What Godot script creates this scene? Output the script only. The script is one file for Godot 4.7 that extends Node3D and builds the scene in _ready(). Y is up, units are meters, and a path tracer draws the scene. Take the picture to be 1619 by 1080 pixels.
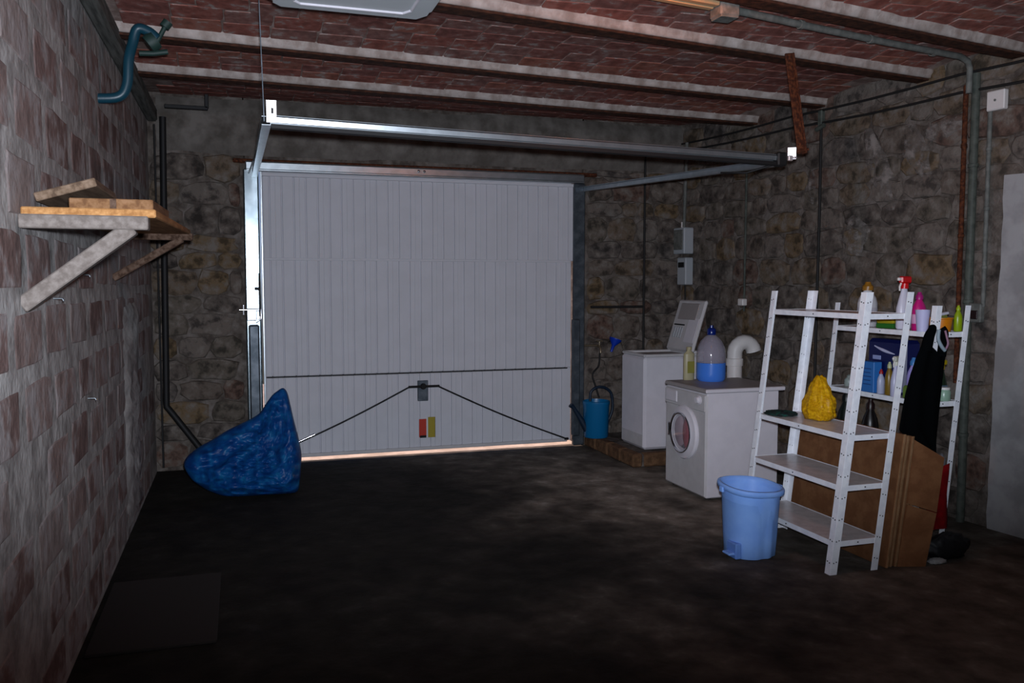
extends Node3D
# A dark stone garage seen from inside: white up-and-over door, brick vaulted ceiling, laundry corner, lit by the camera's flash.

var rng := RandomNumberGenerator.new()
var used := {}
var M := {}

# ---------------------------------------------------------------- naming
func numbered(called: String) -> String:
	if not used.has(called):
		used[called] = 0
		return called
	used[called] += 1
	return "%s_%03d" % [called, used[called]]

func tag(o: Node3D, label: String, category: String, group := "") -> Node3D:
	o.set_meta("label", label)
	o.set_meta("category", category)
	if group != "":
		o.set_meta("group", group)
	return o

func thing(called: String, label: String, category: String, at := Vector3.ZERO, group := "") -> Node3D:
	var o := Node3D.new()
	o.name = numbered(called)
	add_child(o)
	o.position = at
	return tag(o, label, category, group)

func structure(called: String, label: String, at := Vector3.ZERO) -> Node3D:
	var o := Node3D.new()
	o.name = called
	add_child(o)
	o.position = at
	o.set_meta("kind", "structure")
	o.set_meta("label", label)
	return o

# commits a SurfaceTool (or takes a Mesh) as one named MeshInstance3D under parent
func part(called: String, st, mat: Material, parent: Node3D, label := "") -> MeshInstance3D:
	var mi := MeshInstance3D.new()
	mi.name = called
	if st is SurfaceTool:
		st.generate_normals()
		mi.mesh = st.commit()
	else:
		mi.mesh = st
	mi.material_override = mat
	parent.add_child(mi, true)
	if label != "":
		mi.set_meta("label", label)
	return mi

# tiny pieces that stay one joined part
func small(called: String, st: SurfaceTool, mat: Material, parent: Node3D) -> MeshInstance3D:
	var mi := part(called, st, mat, parent)
	mi.set_meta("kind", "stuff")
	return mi

# ---------------------------------------------------------------- shapes
func mb() -> SurfaceTool:
	var st := SurfaceTool.new()
	st.begin(Mesh.PRIMITIVE_TRIANGLES)
	st.set_smooth_group(-1)
	return st

func tri(st: SurfaceTool, a: Vector3, b: Vector3, c: Vector3) -> void:
	st.add_vertex(a); st.add_vertex(c); st.add_vertex(b)

# a, b, c, d counter-clockwise seen from outside
func quad(st: SurfaceTool, a: Vector3, b: Vector3, c: Vector3, d: Vector3) -> void:
	tri(st, a, b, c); tri(st, a, c, d)

# chamfered box; X is its frame
func box(st: SurfaceTool, c: Vector3, s: Vector3, bev := 0.0, B := Basis.IDENTITY) -> SurfaceTool:
	st.set_smooth_group(-1)
	var h := s * 0.5
	bev = minf(bev, minf(h.x, minf(h.y, h.z)) * 0.9)
	if bev <= 0.0:
		for ax in 3:
			for sg in [-1.0, 1.0]:
				var n := Vector3.ZERO; n[ax] = sg
				var u := Vector3.ZERO; u[(ax + 1) % 3] = 1.0
				var v := n.cross(u)
				var q := []
				for k in [[-1, -1], [1, -1], [1, 1], [-1, 1]]:
					q.append(c + B * ((n + u * k[0] + v * k[1]) * h))
				quad(st, q[0], q[1], q[2], q[3])
		return st
	var g := func(sx, sy, sz, ax) -> Vector3:
		var p := Vector3(sx * (h.x - bev), sy * (h.y - bev), sz * (h.z - bev))
		p[ax] = [sx, sy, sz][ax] * h[ax]
		return c + B * p
	for ax in 3:
		for sg in [-1.0, 1.0]:
			var q := []
			for k in [[-1, -1], [1, -1], [1, 1], [-1, 1]]:
				var sgn := [0.0, 0.0, 0.0]
				sgn[ax] = sg; sgn[(ax + 1) % 3] = k[0]; sgn[(ax + 2) % 3] = k[1] * sg
				q.append(g.call(sgn[0], sgn[1], sgn[2], ax))
			quad(st, q[0], q[1], q[2], q[3])
	for ax in 3:          # edges along ax
		var a1 := (ax + 1) % 3
		var a2 := (ax + 2) % 3
		for s1 in [-1.0, 1.0]:
			for s2 in [-1.0, 1.0]:
				var lo := [0.0, 0.0, 0.0]
				var hi := [0.0, 0.0, 0.0]
				lo[ax] = -1.0; hi[ax] = 1.0
				lo[a1] = s1; hi[a1] = s1; lo[a2] = s2; hi[a2] = s2
				var p1: Vector3 = g.call(lo[0], lo[1], lo[2], a1)
				var p2: Vector3 = g.call(hi[0], hi[1], hi[2], a1)
				var p3: Vector3 = g.call(hi[0], hi[1], hi[2], a2)
				var p4: Vector3 = g.call(lo[0], lo[1], lo[2], a2)
				if s1 * s2 < 0.0: quad(st, p1, p2, p3, p4)
				else: quad(st, p4, p3, p2, p1)
	for sx in [-1.0, 1.0]:
		for sy in [-1.0, 1.0]:
			for sz in [-1.0, 1.0]:
				var a: Vector3 = g.call(sx, sy, sz, 0)
				var b: Vector3 = g.call(sx, sy, sz, 1)
				var d: Vector3 = g.call(sx, sy, sz, 2)
				if sx * sy * sz > 0.0: tri(st, a, b, d)
				else: tri(st, a, d, b)
	return st

func basis_z(n: Vector3, up := Vector3.UP) -> Basis:
	var z := n.normalized()
	if absf(z.dot(up.normalized())) > 0.99: up = Vector3.RIGHT
	var x := up.cross(z).normalized()
	return Basis(x, z.cross(x), z)

# a bar of rectangular section from a to b
func bar(st: SurfaceTool, a: Vector3, b: Vector3, w: float, h: float, bev := 0.0, up := Vector3.UP) -> SurfaceTool:
	var B := basis_z(b - a, up)
	return box(st, (a + b) * 0.5, Vector3(w, h, a.distance_to(b)), bev, B)

func tube(st: SurfaceTool, pts: Array, r, sides := 10, caps := true) -> SurfaceTool:
	st.set_smooth_group(1)
	var rings := []
	var up := Vector3.UP
	for i in pts.size():
		var p: Vector3 = pts[i]
		var t: Vector3 = (pts[mini(i + 1, pts.size() - 1)] - pts[maxi(i - 1, 0)]).normalized()
		if i == 0 and absf(t.dot(up)) > 0.9: up = Vector3.RIGHT
		var x := up.cross(t).normalized()
		if x.length() < 0.5: x = Vector3.RIGHT
		var y := t.cross(x)
		up = y
		var rr: float = r[i] if r is Array else r
		var ring := []
		for k in sides:
			var a := TAU * k / sides
			ring.append(p + (x * cos(a) + y * sin(a)) * rr)
		rings.append(ring)
	for i in rings.size() - 1:
		for k in sides:
			var k2 := (k + 1) % sides
			quad(st, rings[i][k], rings[i][k2], rings[i + 1][k2], rings[i + 1][k])
	if caps:
		st.set_smooth_group(-1)
		for k in range(1, sides - 1):
			tri(st, rings[0][0], rings[0][k + 1], rings[0][k])
			tri(st, rings[-1][0], rings[-1][k], rings[-1][k + 1])
	return st

# smooth curve through points
func curve(pts: Array, n := 6) -> Array:
	var out := []
	for i in pts.size() - 1:
		var p0: Vector3 = pts[maxi(i - 1, 0)]
		var p1: Vector3 = pts[i]
		var p2: Vector3 = pts[i + 1]
		var p3: Vector3 = pts[mini(i + 2, pts.size() - 1)]
		for k in n:
			var t := float(k) / n
			out.append(p1.cubic_interpolate(p2, p0, p3, t))
	out.append(pts[-1])
	return out

# profile: [radius, height] pairs from bottom to top; X places it; squash flattens z
func lathe(st: SurfaceTool, prof: Array, X := Transform3D.IDENTITY, segs := 28, squash := 1.0) -> SurfaceTool:
	var group := 1
	var last := Vector2.ZERO
	for i in prof.size() - 1:
		var p := Vector2(prof[i][0], prof[i][1])
		var q := Vector2(prof[i + 1][0], prof[i + 1][1])
		var d := (q - p).normalized()
		if i > 0 and d.dot(last) < 0.75: group += 1
		last = d
		st.set_smooth_group(group)
		for k in segs:
			var a := TAU * k / segs
			var b := TAU * (k + 1) / segs
			var ca := Vector3(cos(a), 0, -sin(a) * squash)
			var cb := Vector3(cos(b), 0, -sin(b) * squash)
			var p1 := X * (ca * p.x + Vector3.UP * p.y)
			var p2 := X * (cb * p.x + Vector3.UP * p.y)
			var p3 := X * (cb * q.x + Vector3.UP * q.y)
			var p4 := X * (ca * q.x + Vector3.UP * q.y)
			if p.x > 1e-5: tri(st, p1, p2, p3 if q.x > 1e-5 else p4)
			if q.x > 1e-5: tri(st, p1, p3, p4)
	return st

# rows of points -> surface; closed_u joins last column to first
func grid(st: SurfaceTool, rows: Array, closed_u := false, smooth := true, flip := false) -> SurfaceTool:
	st.set_smooth_group(1 if smooth else -1)
	for i in rows.size() - 1:
		var n: int = rows[i].size()
		for k in (n if closed_u else n - 1):
			var k2 := (k + 1) % n
			if flip: quad(st, rows[i][k], rows[i + 1][k], rows[i + 1][k2], rows[i][k2])
			else: quad(st, rows[i][k], rows[i][k2], rows[i + 1][k2], rows[i + 1][k])
	return st

# polygon (counter-clockwise in xy) extruded to +z by depth, placed by X
func prism(st: SurfaceTool, poly: Array, depth: float, X := Transform3D.IDENTITY) -> SurfaceTool:
	st.set_smooth_group(-1)
	var pk := PackedVector2Array(poly)
	var idx := Geometry2D.triangulate_polygon(pk)
	for i in range(0, idx.size(), 3):
		var a := pk[idx[i]]
		var b := pk[idx[i + 1]]
		var c := pk[idx[i + 2]]
		if (b - a).cross(c - a) < 0.0:
			var t := b; b = c; c = t
		tri(st, X * Vector3(a.x, a.y, depth), X * Vector3(b.x, b.y, depth), X * Vector3(c.x, c.y, depth))
		tri(st, X * Vector3(a.x, a.y, 0), X * Vector3(c.x, c.y, 0), X * Vector3(b.x, b.y, 0))
	for i in pk.size():
		var a := pk[i]
		var b := pk[(i + 1) % pk.size()]
		quad(st, X * Vector3(a.x, a.y, 0), X * Vector3(b.x, b.y, 0), X * Vector3(b.x, b.y, depth), X * Vector3(a.x, a.y, depth))
	return st

# unit stone or brick face: 1 x 1 in xy, rising to z = 1; corner 0..1 = square..round
func lump(n: int, square: float, jitter: float, mid: float, top: float, dome: float, bend := 0.0, base := 0.25) -> ArrayMesh:
	var st := SurfaceTool.new()
	st.begin(Mesh.PRIMITIVE_TRIANGLES)
	var o := []
	if square >= 8.0:      # a rectangle with barely broken corners
		for side in 4:
			var d := Vector2(1, 0).rotated(side * PI / 2)
			var e := Vector2(-d.y, d.x)
			for q in [-0.46, -0.2, 0.18, 0.46]:
				var inset := 0.5 if absf(q) < 0.3 else 0.49
				o.append((d * inset + e * q) * (1.0 + rng.randf_range(-jitter, jitter * 0.2)))
		n = o.size()
	else: for k in n:
		var a := TAU * (k + rng.randf_range(-0.25, 0.25)) / n
		var d := Vector2(cos(a), sin(a))
		var e := pow(pow(absf(d.x), square) + pow(absf(d.y), square), -1.0 / square)
		o.append(d * e * 0.5 * (1.0 + rng.randf_range(-jitter, jitter * 0.3)))
	var rows := []
	for r in [[1.0, -0.4], [1.0, base], [mid, 0.85], [top, 1.0]]:
		var row := []
		for k in n:
			row.append(Vector3(o[k].x * r[0], o[k].y * r[0], r[1] + bend * pow(2.0 * o[k].y * r[0], 2.0) + (rng.randf_range(-dome, dome) if r[1] > 0.5 else 0.0)))
		rows.append(row)
	grid(st, rows, true, false)
	st.set_smooth_group(-1)
	var c := Vector3(0, 0, 1.0 + dome)
	for k in n:
		tri(st, rows[-1][k], rows[-1][(k + 1) % n], c)
	st.generate_normals()
	return st.commit()

# ---------------------------------------------------------------- materials
func ntex(freq: float, octaves: int, colors: Array, sd: int, size := 512, kind := FastNoiseLite.TYPE_SIMPLEX_SMOOTH, normal := 0.0) -> NoiseTexture2D:
	var n := FastNoiseLite.new()
	n.noise_type = kind
	n.frequency = freq
	n.fractal_octaves = octaves
	n.fractal_gain = 0.6
	n.seed = sd
	var t := NoiseTexture2D.new()
	t.width = size; t.height = size
	t.seamless = true
	t.noise = n
	if normal > 0.0:
		t.as_normal_map = true
		t.bump_strength = normal
	elif colors.size():
		var g := Gradient.new()
		var offs := PackedFloat32Array()
		var cols := PackedColorArray()
		for i in colors.size():
			offs.append(colors[i][0])
			cols.append(colors[i][1])
		g.offsets = offs
		g.colors = cols
		t.color_ramp = g
	return t

var bump_fine: NoiseTexture2D
var bump_rough: NoiseTexture2D

func grey(v: float) -> Color: return Color(v, v, v)

# noisy surface: ramp of colours over a world-space noise, plus relief
func noisy(ramp: Array, sd: int, scale := 1.0, rough := 0.9, relief := 0.4, freq := 0.012, world := true) -> StandardMaterial3D:
	var m := StandardMaterial3D.new()
	m.albedo_texture = ntex(freq, 5, ramp, sd)
	m.uv1_triplanar = true
	m.uv1_world_triplanar = world
	m.uv1_scale = Vector3.ONE * scale
	m.roughness = rough
	m.metallic_specular = 0.3
	if relief > 0.0:
		m.heightmap_enabled = true
		m.heightmap_texture = bump_rough
		m.heightmap_scale = relief
	return m

func plain(c: Color, rough := 0.5, metal := 0.0, spec := 0.5) -> StandardMaterial3D:
	var m := StandardMaterial3D.new()
	m.albedo_color = c
	m.roughness = rough
	m.metallic = metal
	m.metallic_specular = spec
	return m

func tint(src: StandardMaterial3D, c: Color) -> StandardMaterial3D:
	var m: StandardMaterial3D = src.duplicate()
	m.albedo_color = c
	return m

func make_materials() -> void:
	bump_rough = ntex(0.02, 5, [[0.0, Color.BLACK], [1.0, Color.WHITE]], 901)
	bump_fine = ntex(0.08, 4, [[0.0, Color.BLACK], [1.0, Color.WHITE]], 902)
	M.mortar = noisy([[0.25, Color(0.53, 0.515, 0.505)], [0.5, Color(0.62, 0.605, 0.595)], [0.75, Color(0.69, 0.68, 0.67)]], 1, 0.7, 0.95, 0.5)
	M.clay = []
	for i in 4:
		var base: Color = [Color(0.52, 0.43, 0.41), Color(0.55, 0.475, 0.455), Color(0.48, 0.395, 0.375), Color(0.57, 0.52, 0.505)][i]
		M.clay.append(noisy([[0.2, base.darkened(0.12)], [0.42, base], [0.54, base.lerp(Color(0.6, 0.57, 0.565), 0.5)], [0.66, Color(0.61, 0.58, 0.575)]], 10 + i, 0.8, 0.95, 0.4, 0.009))
	M.tile = []
	for i in 4:
		var base: Color = [Color(0.56, 0.335, 0.295), Color(0.52, 0.325, 0.295), Color(0.58, 0.36, 0.305), Color(0.53, 0.365, 0.335)][i]
		M.tile.append(noisy([[0.2, base.darkened(0.2)], [0.5, base], [0.66, base.lerp(Color(0.55, 0.48, 0.46), 0.3)], [0.82, Color(0.60, 0.55, 0.53)]], 20 + i, 1.3, 0.9, 0.04))
	M.joint = noisy([[0.3, Color(0.50, 0.42, 0.39)], [0.7, Color(0.66, 0.59, 0.56)]], 31, 1.0, 0.95, 0.1)
	M.haunch = noisy([[0.25, Color(0.56, 0.50, 0.47)], [0.5, Color(0.68, 0.635, 0.61)], [0.8, Color(0.76, 0.72, 0.70)]], 32, 1.0, 0.95, 0.4)
	M.stone = []
	var sc := [Color(0.38, 0.34, 0.31), Color(0.41, 0.355, 0.30), Color(0.34, 0.315, 0.30), Color(0.42, 0.385, 0.36), Color(0.39, 0.31, 0.275), Color(0.37, 0.34, 0.305), Color(0.43, 0.36, 0.275), Color(0.33, 0.30, 0.28)]
	for i in sc.size():
		var b: Color = sc[i]
		M.stone.append(noisy([[0.2, b.darkened(0.4)], [0.45, b], [0.6, b.lerp(Color(0.42, 0.385, 0.355), 0.6)], [0.8, Color(0.47, 0.44, 0.415)]], 40 + i, 1.0, 0.95, 0.9, 0.011))
	M.bed = noisy([[0.25, Color(0.30, 0.27, 0.25)], [0.5, Color(0.39, 0.36, 0.335)], [0.8, Color(0.47, 0.44, 0.42)]], 55, 0.9, 0.97, 1.2, 0.012)
	M.lintel = noisy([[0.25, Color(0.33, 0.31, 0.29)], [0.5, Color(0.40, 0.38, 0.36)], [0.8, Color(0.47, 0.45, 0.43)]], 56, 0.6, 0.95, 0.6)
	M.plaster = noisy([[0.3, Color(0.56, 0.555, 0.56)], [0.7, Color(0.65, 0.645, 0.65)]], 57, 0.5, 0.9, 0.3)
	M.pale = noisy([[0.40, Color(0.52, 0.49, 0.47, 0.0)], [0.54, Color(0.53, 0.50, 0.48, 0.5)], [0.75, Color(0.60, 0.57, 0.55, 0.9)]], 59, 1.3, 0.95, 0.0, 0.009)
	M.pale.transparency = BaseMaterial3D.TRANSPARENCY_ALPHA
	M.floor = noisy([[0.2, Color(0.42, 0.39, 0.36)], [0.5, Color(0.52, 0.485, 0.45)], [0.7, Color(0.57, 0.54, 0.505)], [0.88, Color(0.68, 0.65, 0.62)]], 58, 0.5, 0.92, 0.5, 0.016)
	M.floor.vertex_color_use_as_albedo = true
	M.drive = noisy([[0.3, Color(0.70, 0.64, 0.58)], [0.7, Color(0.80, 0.74, 0.68)]], 60, 0.5, 0.9, 0.3)
	M.door = noisy([[0.3, Color(0.80, 0.80, 0.825)], [0.7, Color(0.815, 0.815, 0.84)]], 61, 0.5, 0.62, 0.0)
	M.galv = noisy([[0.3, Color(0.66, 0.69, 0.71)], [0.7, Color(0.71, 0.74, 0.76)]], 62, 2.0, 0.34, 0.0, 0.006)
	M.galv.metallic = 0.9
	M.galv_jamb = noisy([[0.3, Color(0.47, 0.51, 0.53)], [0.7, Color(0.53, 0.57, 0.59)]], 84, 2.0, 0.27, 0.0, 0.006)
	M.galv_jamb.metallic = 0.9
	M.dull = noisy([[0.3, Color(0.30, 0.33, 0.36)], [0.7, Color(0.40, 0.43, 0.46)]], 63, 2.0, 0.45, 0.0, 0.005)
	M.dull.metallic = 0.6
	M.rust = noisy([[0.3, Color(0.22, 0.12, 0.085)], [0.5, Color(0.31, 0.165, 0.105)], [0.75, Color(0.40, 0.23, 0.14)]], 64, 2.0, 0.85, 0.3, 0.03)
	M.steel = noisy([[0.3, Color(0.20, 0.125, 0.095)], [0.7, Color(0.31, 0.19, 0.14)]], 65, 1.5, 0.8, 0.2, 0.02)
	M.iron = plain(Color(0.10, 0.10, 0.105), 0.6, 0.3)
	M.black = plain(Color(0.035, 0.035, 0.04), 0.8)
	M.white = noisy([[0.3, Color(0.83, 0.815, 0.84)], [0.7, Color(0.85, 0.835, 0.86)]], 66, 0.8, 0.42, 0.0)
	M.white_grey = noisy([[0.3, Color(0.75, 0.74, 0.745)], [0.7, Color(0.78, 0.77, 0.775)]], 67, 0.8, 0.5, 0.0)
	M.top_grey = plain(Color(0.60, 0.575, 0.57), 0.5)
	M.paint = noisy([[0.25, Color(0.90, 0.91, 0.94)], [0.7, Color(0.95, 0.96, 0.98)]], 68, 2.0, 0.38, 0.0)
	M.shelf_top = noisy([[0.3, Color(0.78, 0.76, 0.76)], [0.7, Color(0.84, 0.82, 0.82)]], 69, 2.0, 0.3, 0.0)
	M.plastic_grey = plain(Color(0.66, 0.68, 0.70), 0.5)
	M.lightcover = plain(Color(0.74, 0.76, 0.77), 0.45)
	M.bag = noisy([[0.25, Color(0.02, 0.19, 0.42)], [0.5, Color(0.04, 0.27, 0.51)], [0.8, Color(0.10, 0.40, 0.60)]], 70, 2.0, 0.38, 0.0, 0.008)
	M.bag.backlight_enabled = true
	M.bag.backlight = Color(0.02, 0.10, 0.22)
	M.can = plain(Color(0.03, 0.40, 0.60), 0.35)
	M.can_dark = plain(Color(0.03, 0.12, 0.20), 0.5)
	M.binblue = noisy([[0.3, Color(0.50, 0.67, 0.95)], [0.7, Color(0.54, 0.71, 0.97)]], 71, 1.0, 0.4, 0.0)
	M.wood_grey = wood([Color(0.43, 0.395, 0.37), Color(0.48, 0.445, 0.42), Color(0.53, 0.495, 0.47)], 72)
	M.wood_fresh = wood([Color(0.60, 0.42, 0.25), Color(0.68, 0.49, 0.30), Color(0.76, 0.57, 0.37)], 73)
	M.wood_dark = wood([Color(0.26, 0.19, 0.15), Color(0.36, 0.28, 0.23), Color(0.43, 0.35, 0.30)], 74)
	M.plate = wood([Color(0.27, 0.275, 0.265), Color(0.36, 0.365, 0.35), Color(0.42, 0.425, 0.41)], 82)
	M.wood_old = wood([Color(0.36, 0.29, 0.235), Color(0.46, 0.38, 0.31), Color(0.53, 0.45, 0.38)], 83)
	M.wood_mid = wood([Color(0.43, 0.30, 0.20), Color(0.51, 0.37, 0.25), Color(0.57, 0.43, 0.31)], 75)
	M.card = noisy([[0.3, Color(0.42, 0.275, 0.175)], [0.7, Color(0.49, 0.34, 0.225)]], 76, 1.2, 0.9, 0.1)
	M.card_edge = noisy([[0.3, Color(0.48, 0.36, 0.25)], [0.7, Color(0.56, 0.43, 0.31)]], 77, 1.2, 0.9, 0.1)
	M.pipe = noisy([[0.3, Color(0.36, 0.37, 0.355)], [0.7, Color(0.45, 0.455, 0.44)]], 78, 2.0, 0.55, 0.0)
	M.pipe_green = noisy([[0.3, Color(0.25, 0.27, 0.25)], [0.7, Color(0.33, 0.35, 0.325)]], 79, 2.0, 0.55, 0.0)
	M.teal = plain(Color(0.05, 0.23, 0.29), 0.4)
	M.green_dark = plain(Color(0.10, 0.20, 0.18), 0.6)
	M.pvc = plain(Color(0.86, 0.84, 0.83), 0.45)
	M.plinth = noisy([[0.3, Color(0.34, 0.25, 0.18)], [0.7, Color(0.44, 0.33, 0.24)]], 80, 1.5, 0.95, 0.6)
	M.cable = plain(Color(0.09, 0.085, 0.085), 0.7)
	M.plate_metal = plain(Color(0.92, 0.90, 0.90), 0.5, 0.75)
	M.brass = plain(Color(0.55, 0.50, 0.42), 0.4, 0.7)
	M.chrome = plain(Color(0.85, 0.85, 0.87), 0.15, 1.0)

# grain stretched along z
func wood(c: Array, sd: int) -> StandardMaterial3D:
	var m := noisy([[0.25, c[0]], [0.5, c[1]], [0.8, c[2]]], sd, 1.0, 0.85, 0.0, 0.008, false)
	m.uv1_scale = Vector3(6.0, 6.0, 0.5)
	return m

func clear(c: Color) -> StandardMaterial3D:
	var m := plain(c, 0.08)
	m.transparency = BaseMaterial3D.TRANSPARENCY_ALPHA
	return m

# ---------------------------------------------------------------- the scene
const LEFT := -0.67
const BACK := -7.5
func right_x(z: float) -> float: return 4.15 + 0.106 * (z + 7.5)      # the right wall runs slightly askew
const RDIR := Vector3(0.1054, 0.0, 0.9944)                            # along the right wall, towards the camera
const RNOR := Vector3(-0.9944, 0.0, 0.1054)                           # out of it, into the room
const VAULT_SPRING := 2.960
# steel beams: z = z0 + slope * x
var beams := [[-6.18, -0.07], [-5.285, -0.09], [-4.08, -0.15], [-3.25, -0.18], [-2.40, -0.18], [-1.5, -0.14], [-0.6, -0.10], [0.4, -0.05]]

func _ready() -> void:
	rng.seed = 20240611
	setup_view()
	make_materials()
	build_shell()
	build_left_wall()
	build_stone_walls()
	build_ceiling()
	build_door()
	build_wall_shelf()
	build_blue_bag()
	build_laundry()
	build_shelving()
	build_services()

func setup_view() -> void:
	var cam := Camera3D.new()
	cam.name = "camera"
	add_child(cam)
	cam.position = Vector3(0, 1.55, 0)
	cam.rotation = Vector3(-atan(93.0 / 1350.0), -atan(431.5 / 1350.0), 0.0)
	cam.fov = rad_to_deg(2.0 * atan(540.0 / 1350.0))
	cam.near = 0.05
	cam.current = true
	var we := WorldEnvironment.new()
	we.name = "environment"
	var env := Environment.new()
	env.background_mode = Environment.BG_SKY
	var sky := Sky.new()
	var sm := ProceduralSkyMaterial.new()
	sm.sky_top_color = Color(0.30, 0.45, 0.72)
	sm.sky_horizon_color = Color(0.66, 0.72, 0.80)
	sm.ground_bottom_color = Color(0.3, 0.28, 0.26)
	sm.ground_horizon_color = Color(0.62, 0.66, 0.72)
	sm.sun_angle_max = 0.0
	sky.sky_material = sm
	env.sky = sky
	env.tonemap_mode = Environment.TONE_MAPPER_LINEAR
	env.tonemap_exposure = 1.0
	env.sdfgi_enabled = true
	env.ssao_enabled = true
	env.ssil_enabled = true
	we.environment = env
	add_child(we)
	# sunshine outside, on the far side of the door
	var sun := DirectionalLight3D.new()
	sun.name = "sun"
	sun.light_color = Color(1.0, 0.88, 0.80)
	sun.light_energy = 1.6
	sun.light_angular_distance = 0.6
	sun.shadow_enabled = true
	add_child(sun)
	sun.look_at_from_position(Vector3(-1.5, 8, -14), Vector3(1.5, 0, -7.5))
	# the flash on the camera that took the picture
	var flash := SpotLight3D.new()
	flash.name = "camera_flash"
	flash.light_color = Color(0.915, 0.945, 1.0)
	flash.light_energy = 18.0
	flash.light_size = 0.03
	flash.spot_angle = 62.0
	flash.spot_angle_attenuation = 0.45
	flash.spot_range = 20.0
	flash.spot_attenuation = 2.0
	flash.shadow_enabled = true
	add_child(flash)
	flash.position = Vector3(0.03, 1.63, -0.02)
	flash.rotation = Vector3(deg_to_rad(33.0), deg_to_rad(-13.0), 0.0)      # tilted up, so the floor nearby stays dark

func build_shell() -> void:
	var fl := structure("floor", "dark worn concrete garage floor")
	part("slab", box(mb(), Vector3(2.0, -0.106, -2.8), Vector3(6.4, 0.2, 9.56)), M.floor, fl)
	# the worn screed on top; vertex colours turn it much darker over the middle and the left
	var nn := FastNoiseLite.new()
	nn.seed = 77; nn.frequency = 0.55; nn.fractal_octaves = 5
	var st := SurfaceTool.new()
	st.begin(Mesh.PRIMITIVE_TRIANGLES)
	st.set_smooth_group(1)
	var nx := 96
	var nz := 140
	for i in nz + 1:
		for k in nx + 1:
			var x := -1.2 + 6.4 * k / nx
			var z := 1.98 - 9.54 * i / nz
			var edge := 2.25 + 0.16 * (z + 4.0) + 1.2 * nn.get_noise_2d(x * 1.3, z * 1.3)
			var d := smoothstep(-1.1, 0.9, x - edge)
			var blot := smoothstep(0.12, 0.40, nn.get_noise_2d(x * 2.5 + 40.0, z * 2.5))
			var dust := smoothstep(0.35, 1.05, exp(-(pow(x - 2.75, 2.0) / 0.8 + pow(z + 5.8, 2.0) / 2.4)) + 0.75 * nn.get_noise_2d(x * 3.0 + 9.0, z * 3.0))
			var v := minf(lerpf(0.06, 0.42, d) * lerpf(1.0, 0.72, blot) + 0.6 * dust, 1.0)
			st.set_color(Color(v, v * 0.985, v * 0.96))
			st.add_vertex(Vector3(x, -0.002 + 0.002 * nn.get_noise_2d(x * 6.0, z * 6.0), z))
	for i in nz:
		for k in nx:
			var a := i * (nx + 1) + k
			for q in [a, a + nx + 1, a + 1, a + 1, a + nx + 1, a + nx + 2]: st.add_index(q)
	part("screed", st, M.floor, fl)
	var dr := structure("ground", "sunlit pale concrete apron outside the garage door")
	part("apron", box(mb(), Vector3(2.0, -0.105, -10.6), Vector3(14, 0.2, 6.0)), M.drive, dr)
	# back wall with the door opening (0.07 .. 3.09 wide, 2.52 high)
	var wb := structure("wall_back", "rough stone end wall around the white garage door")
	part("masonry", box(mb(), Vector3(-0.55, 1.6, BACK - 0.2), Vector3(1.24, 3.4, 0.4)), M.bed, wb)
	part("masonry", box(mb(), Vector3(4.1, 1.6, BACK - 0.2), Vector3(2.02, 3.4, 0.4)), M.bed, wb)
	part("masonry", box(mb(), Vector3(1.58, 2.92, BACK - 0.2), Vector3(3.04, 0.76, 0.4)), M.bed, wb)
	# concrete lintel beam over the door, bowed surface with a ledge
	var rows := []
	for i in 25:
		var x := -0.60 + 4.72 * i / 24.0
		var row := []
		for k in 7:
			var y := 2.60 + 0.46 * k / 6.0
			row.append(Vector3(x, y, BACK + 0.05 + 0.012 * sin(x * 3.1 + k) + rng.randf_range(-0.006, 0.006) - (0.05 if k == 0 or k == 6 else 0.0)))
		rows.append(row)
	part("lintel", grid(mb(), rows, false, true, false), M.lintel, wb)
	part("lintel_ledge", box(mb(), Vector3(1.6, 2.555, BACK + 0.01), Vector3(3.25, 0.035, 0.06), 0.008), M.rust, wb, "rusty brick-red strip above the door frame")
	var wf := structure("wall_front", "plain rendered wall behind the camera")
	part("render", box(mb(), Vector3(2.0, 1.6, 2.1), Vector3(7.0, 3.4, 0.3)), M.plaster, wf)

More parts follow.
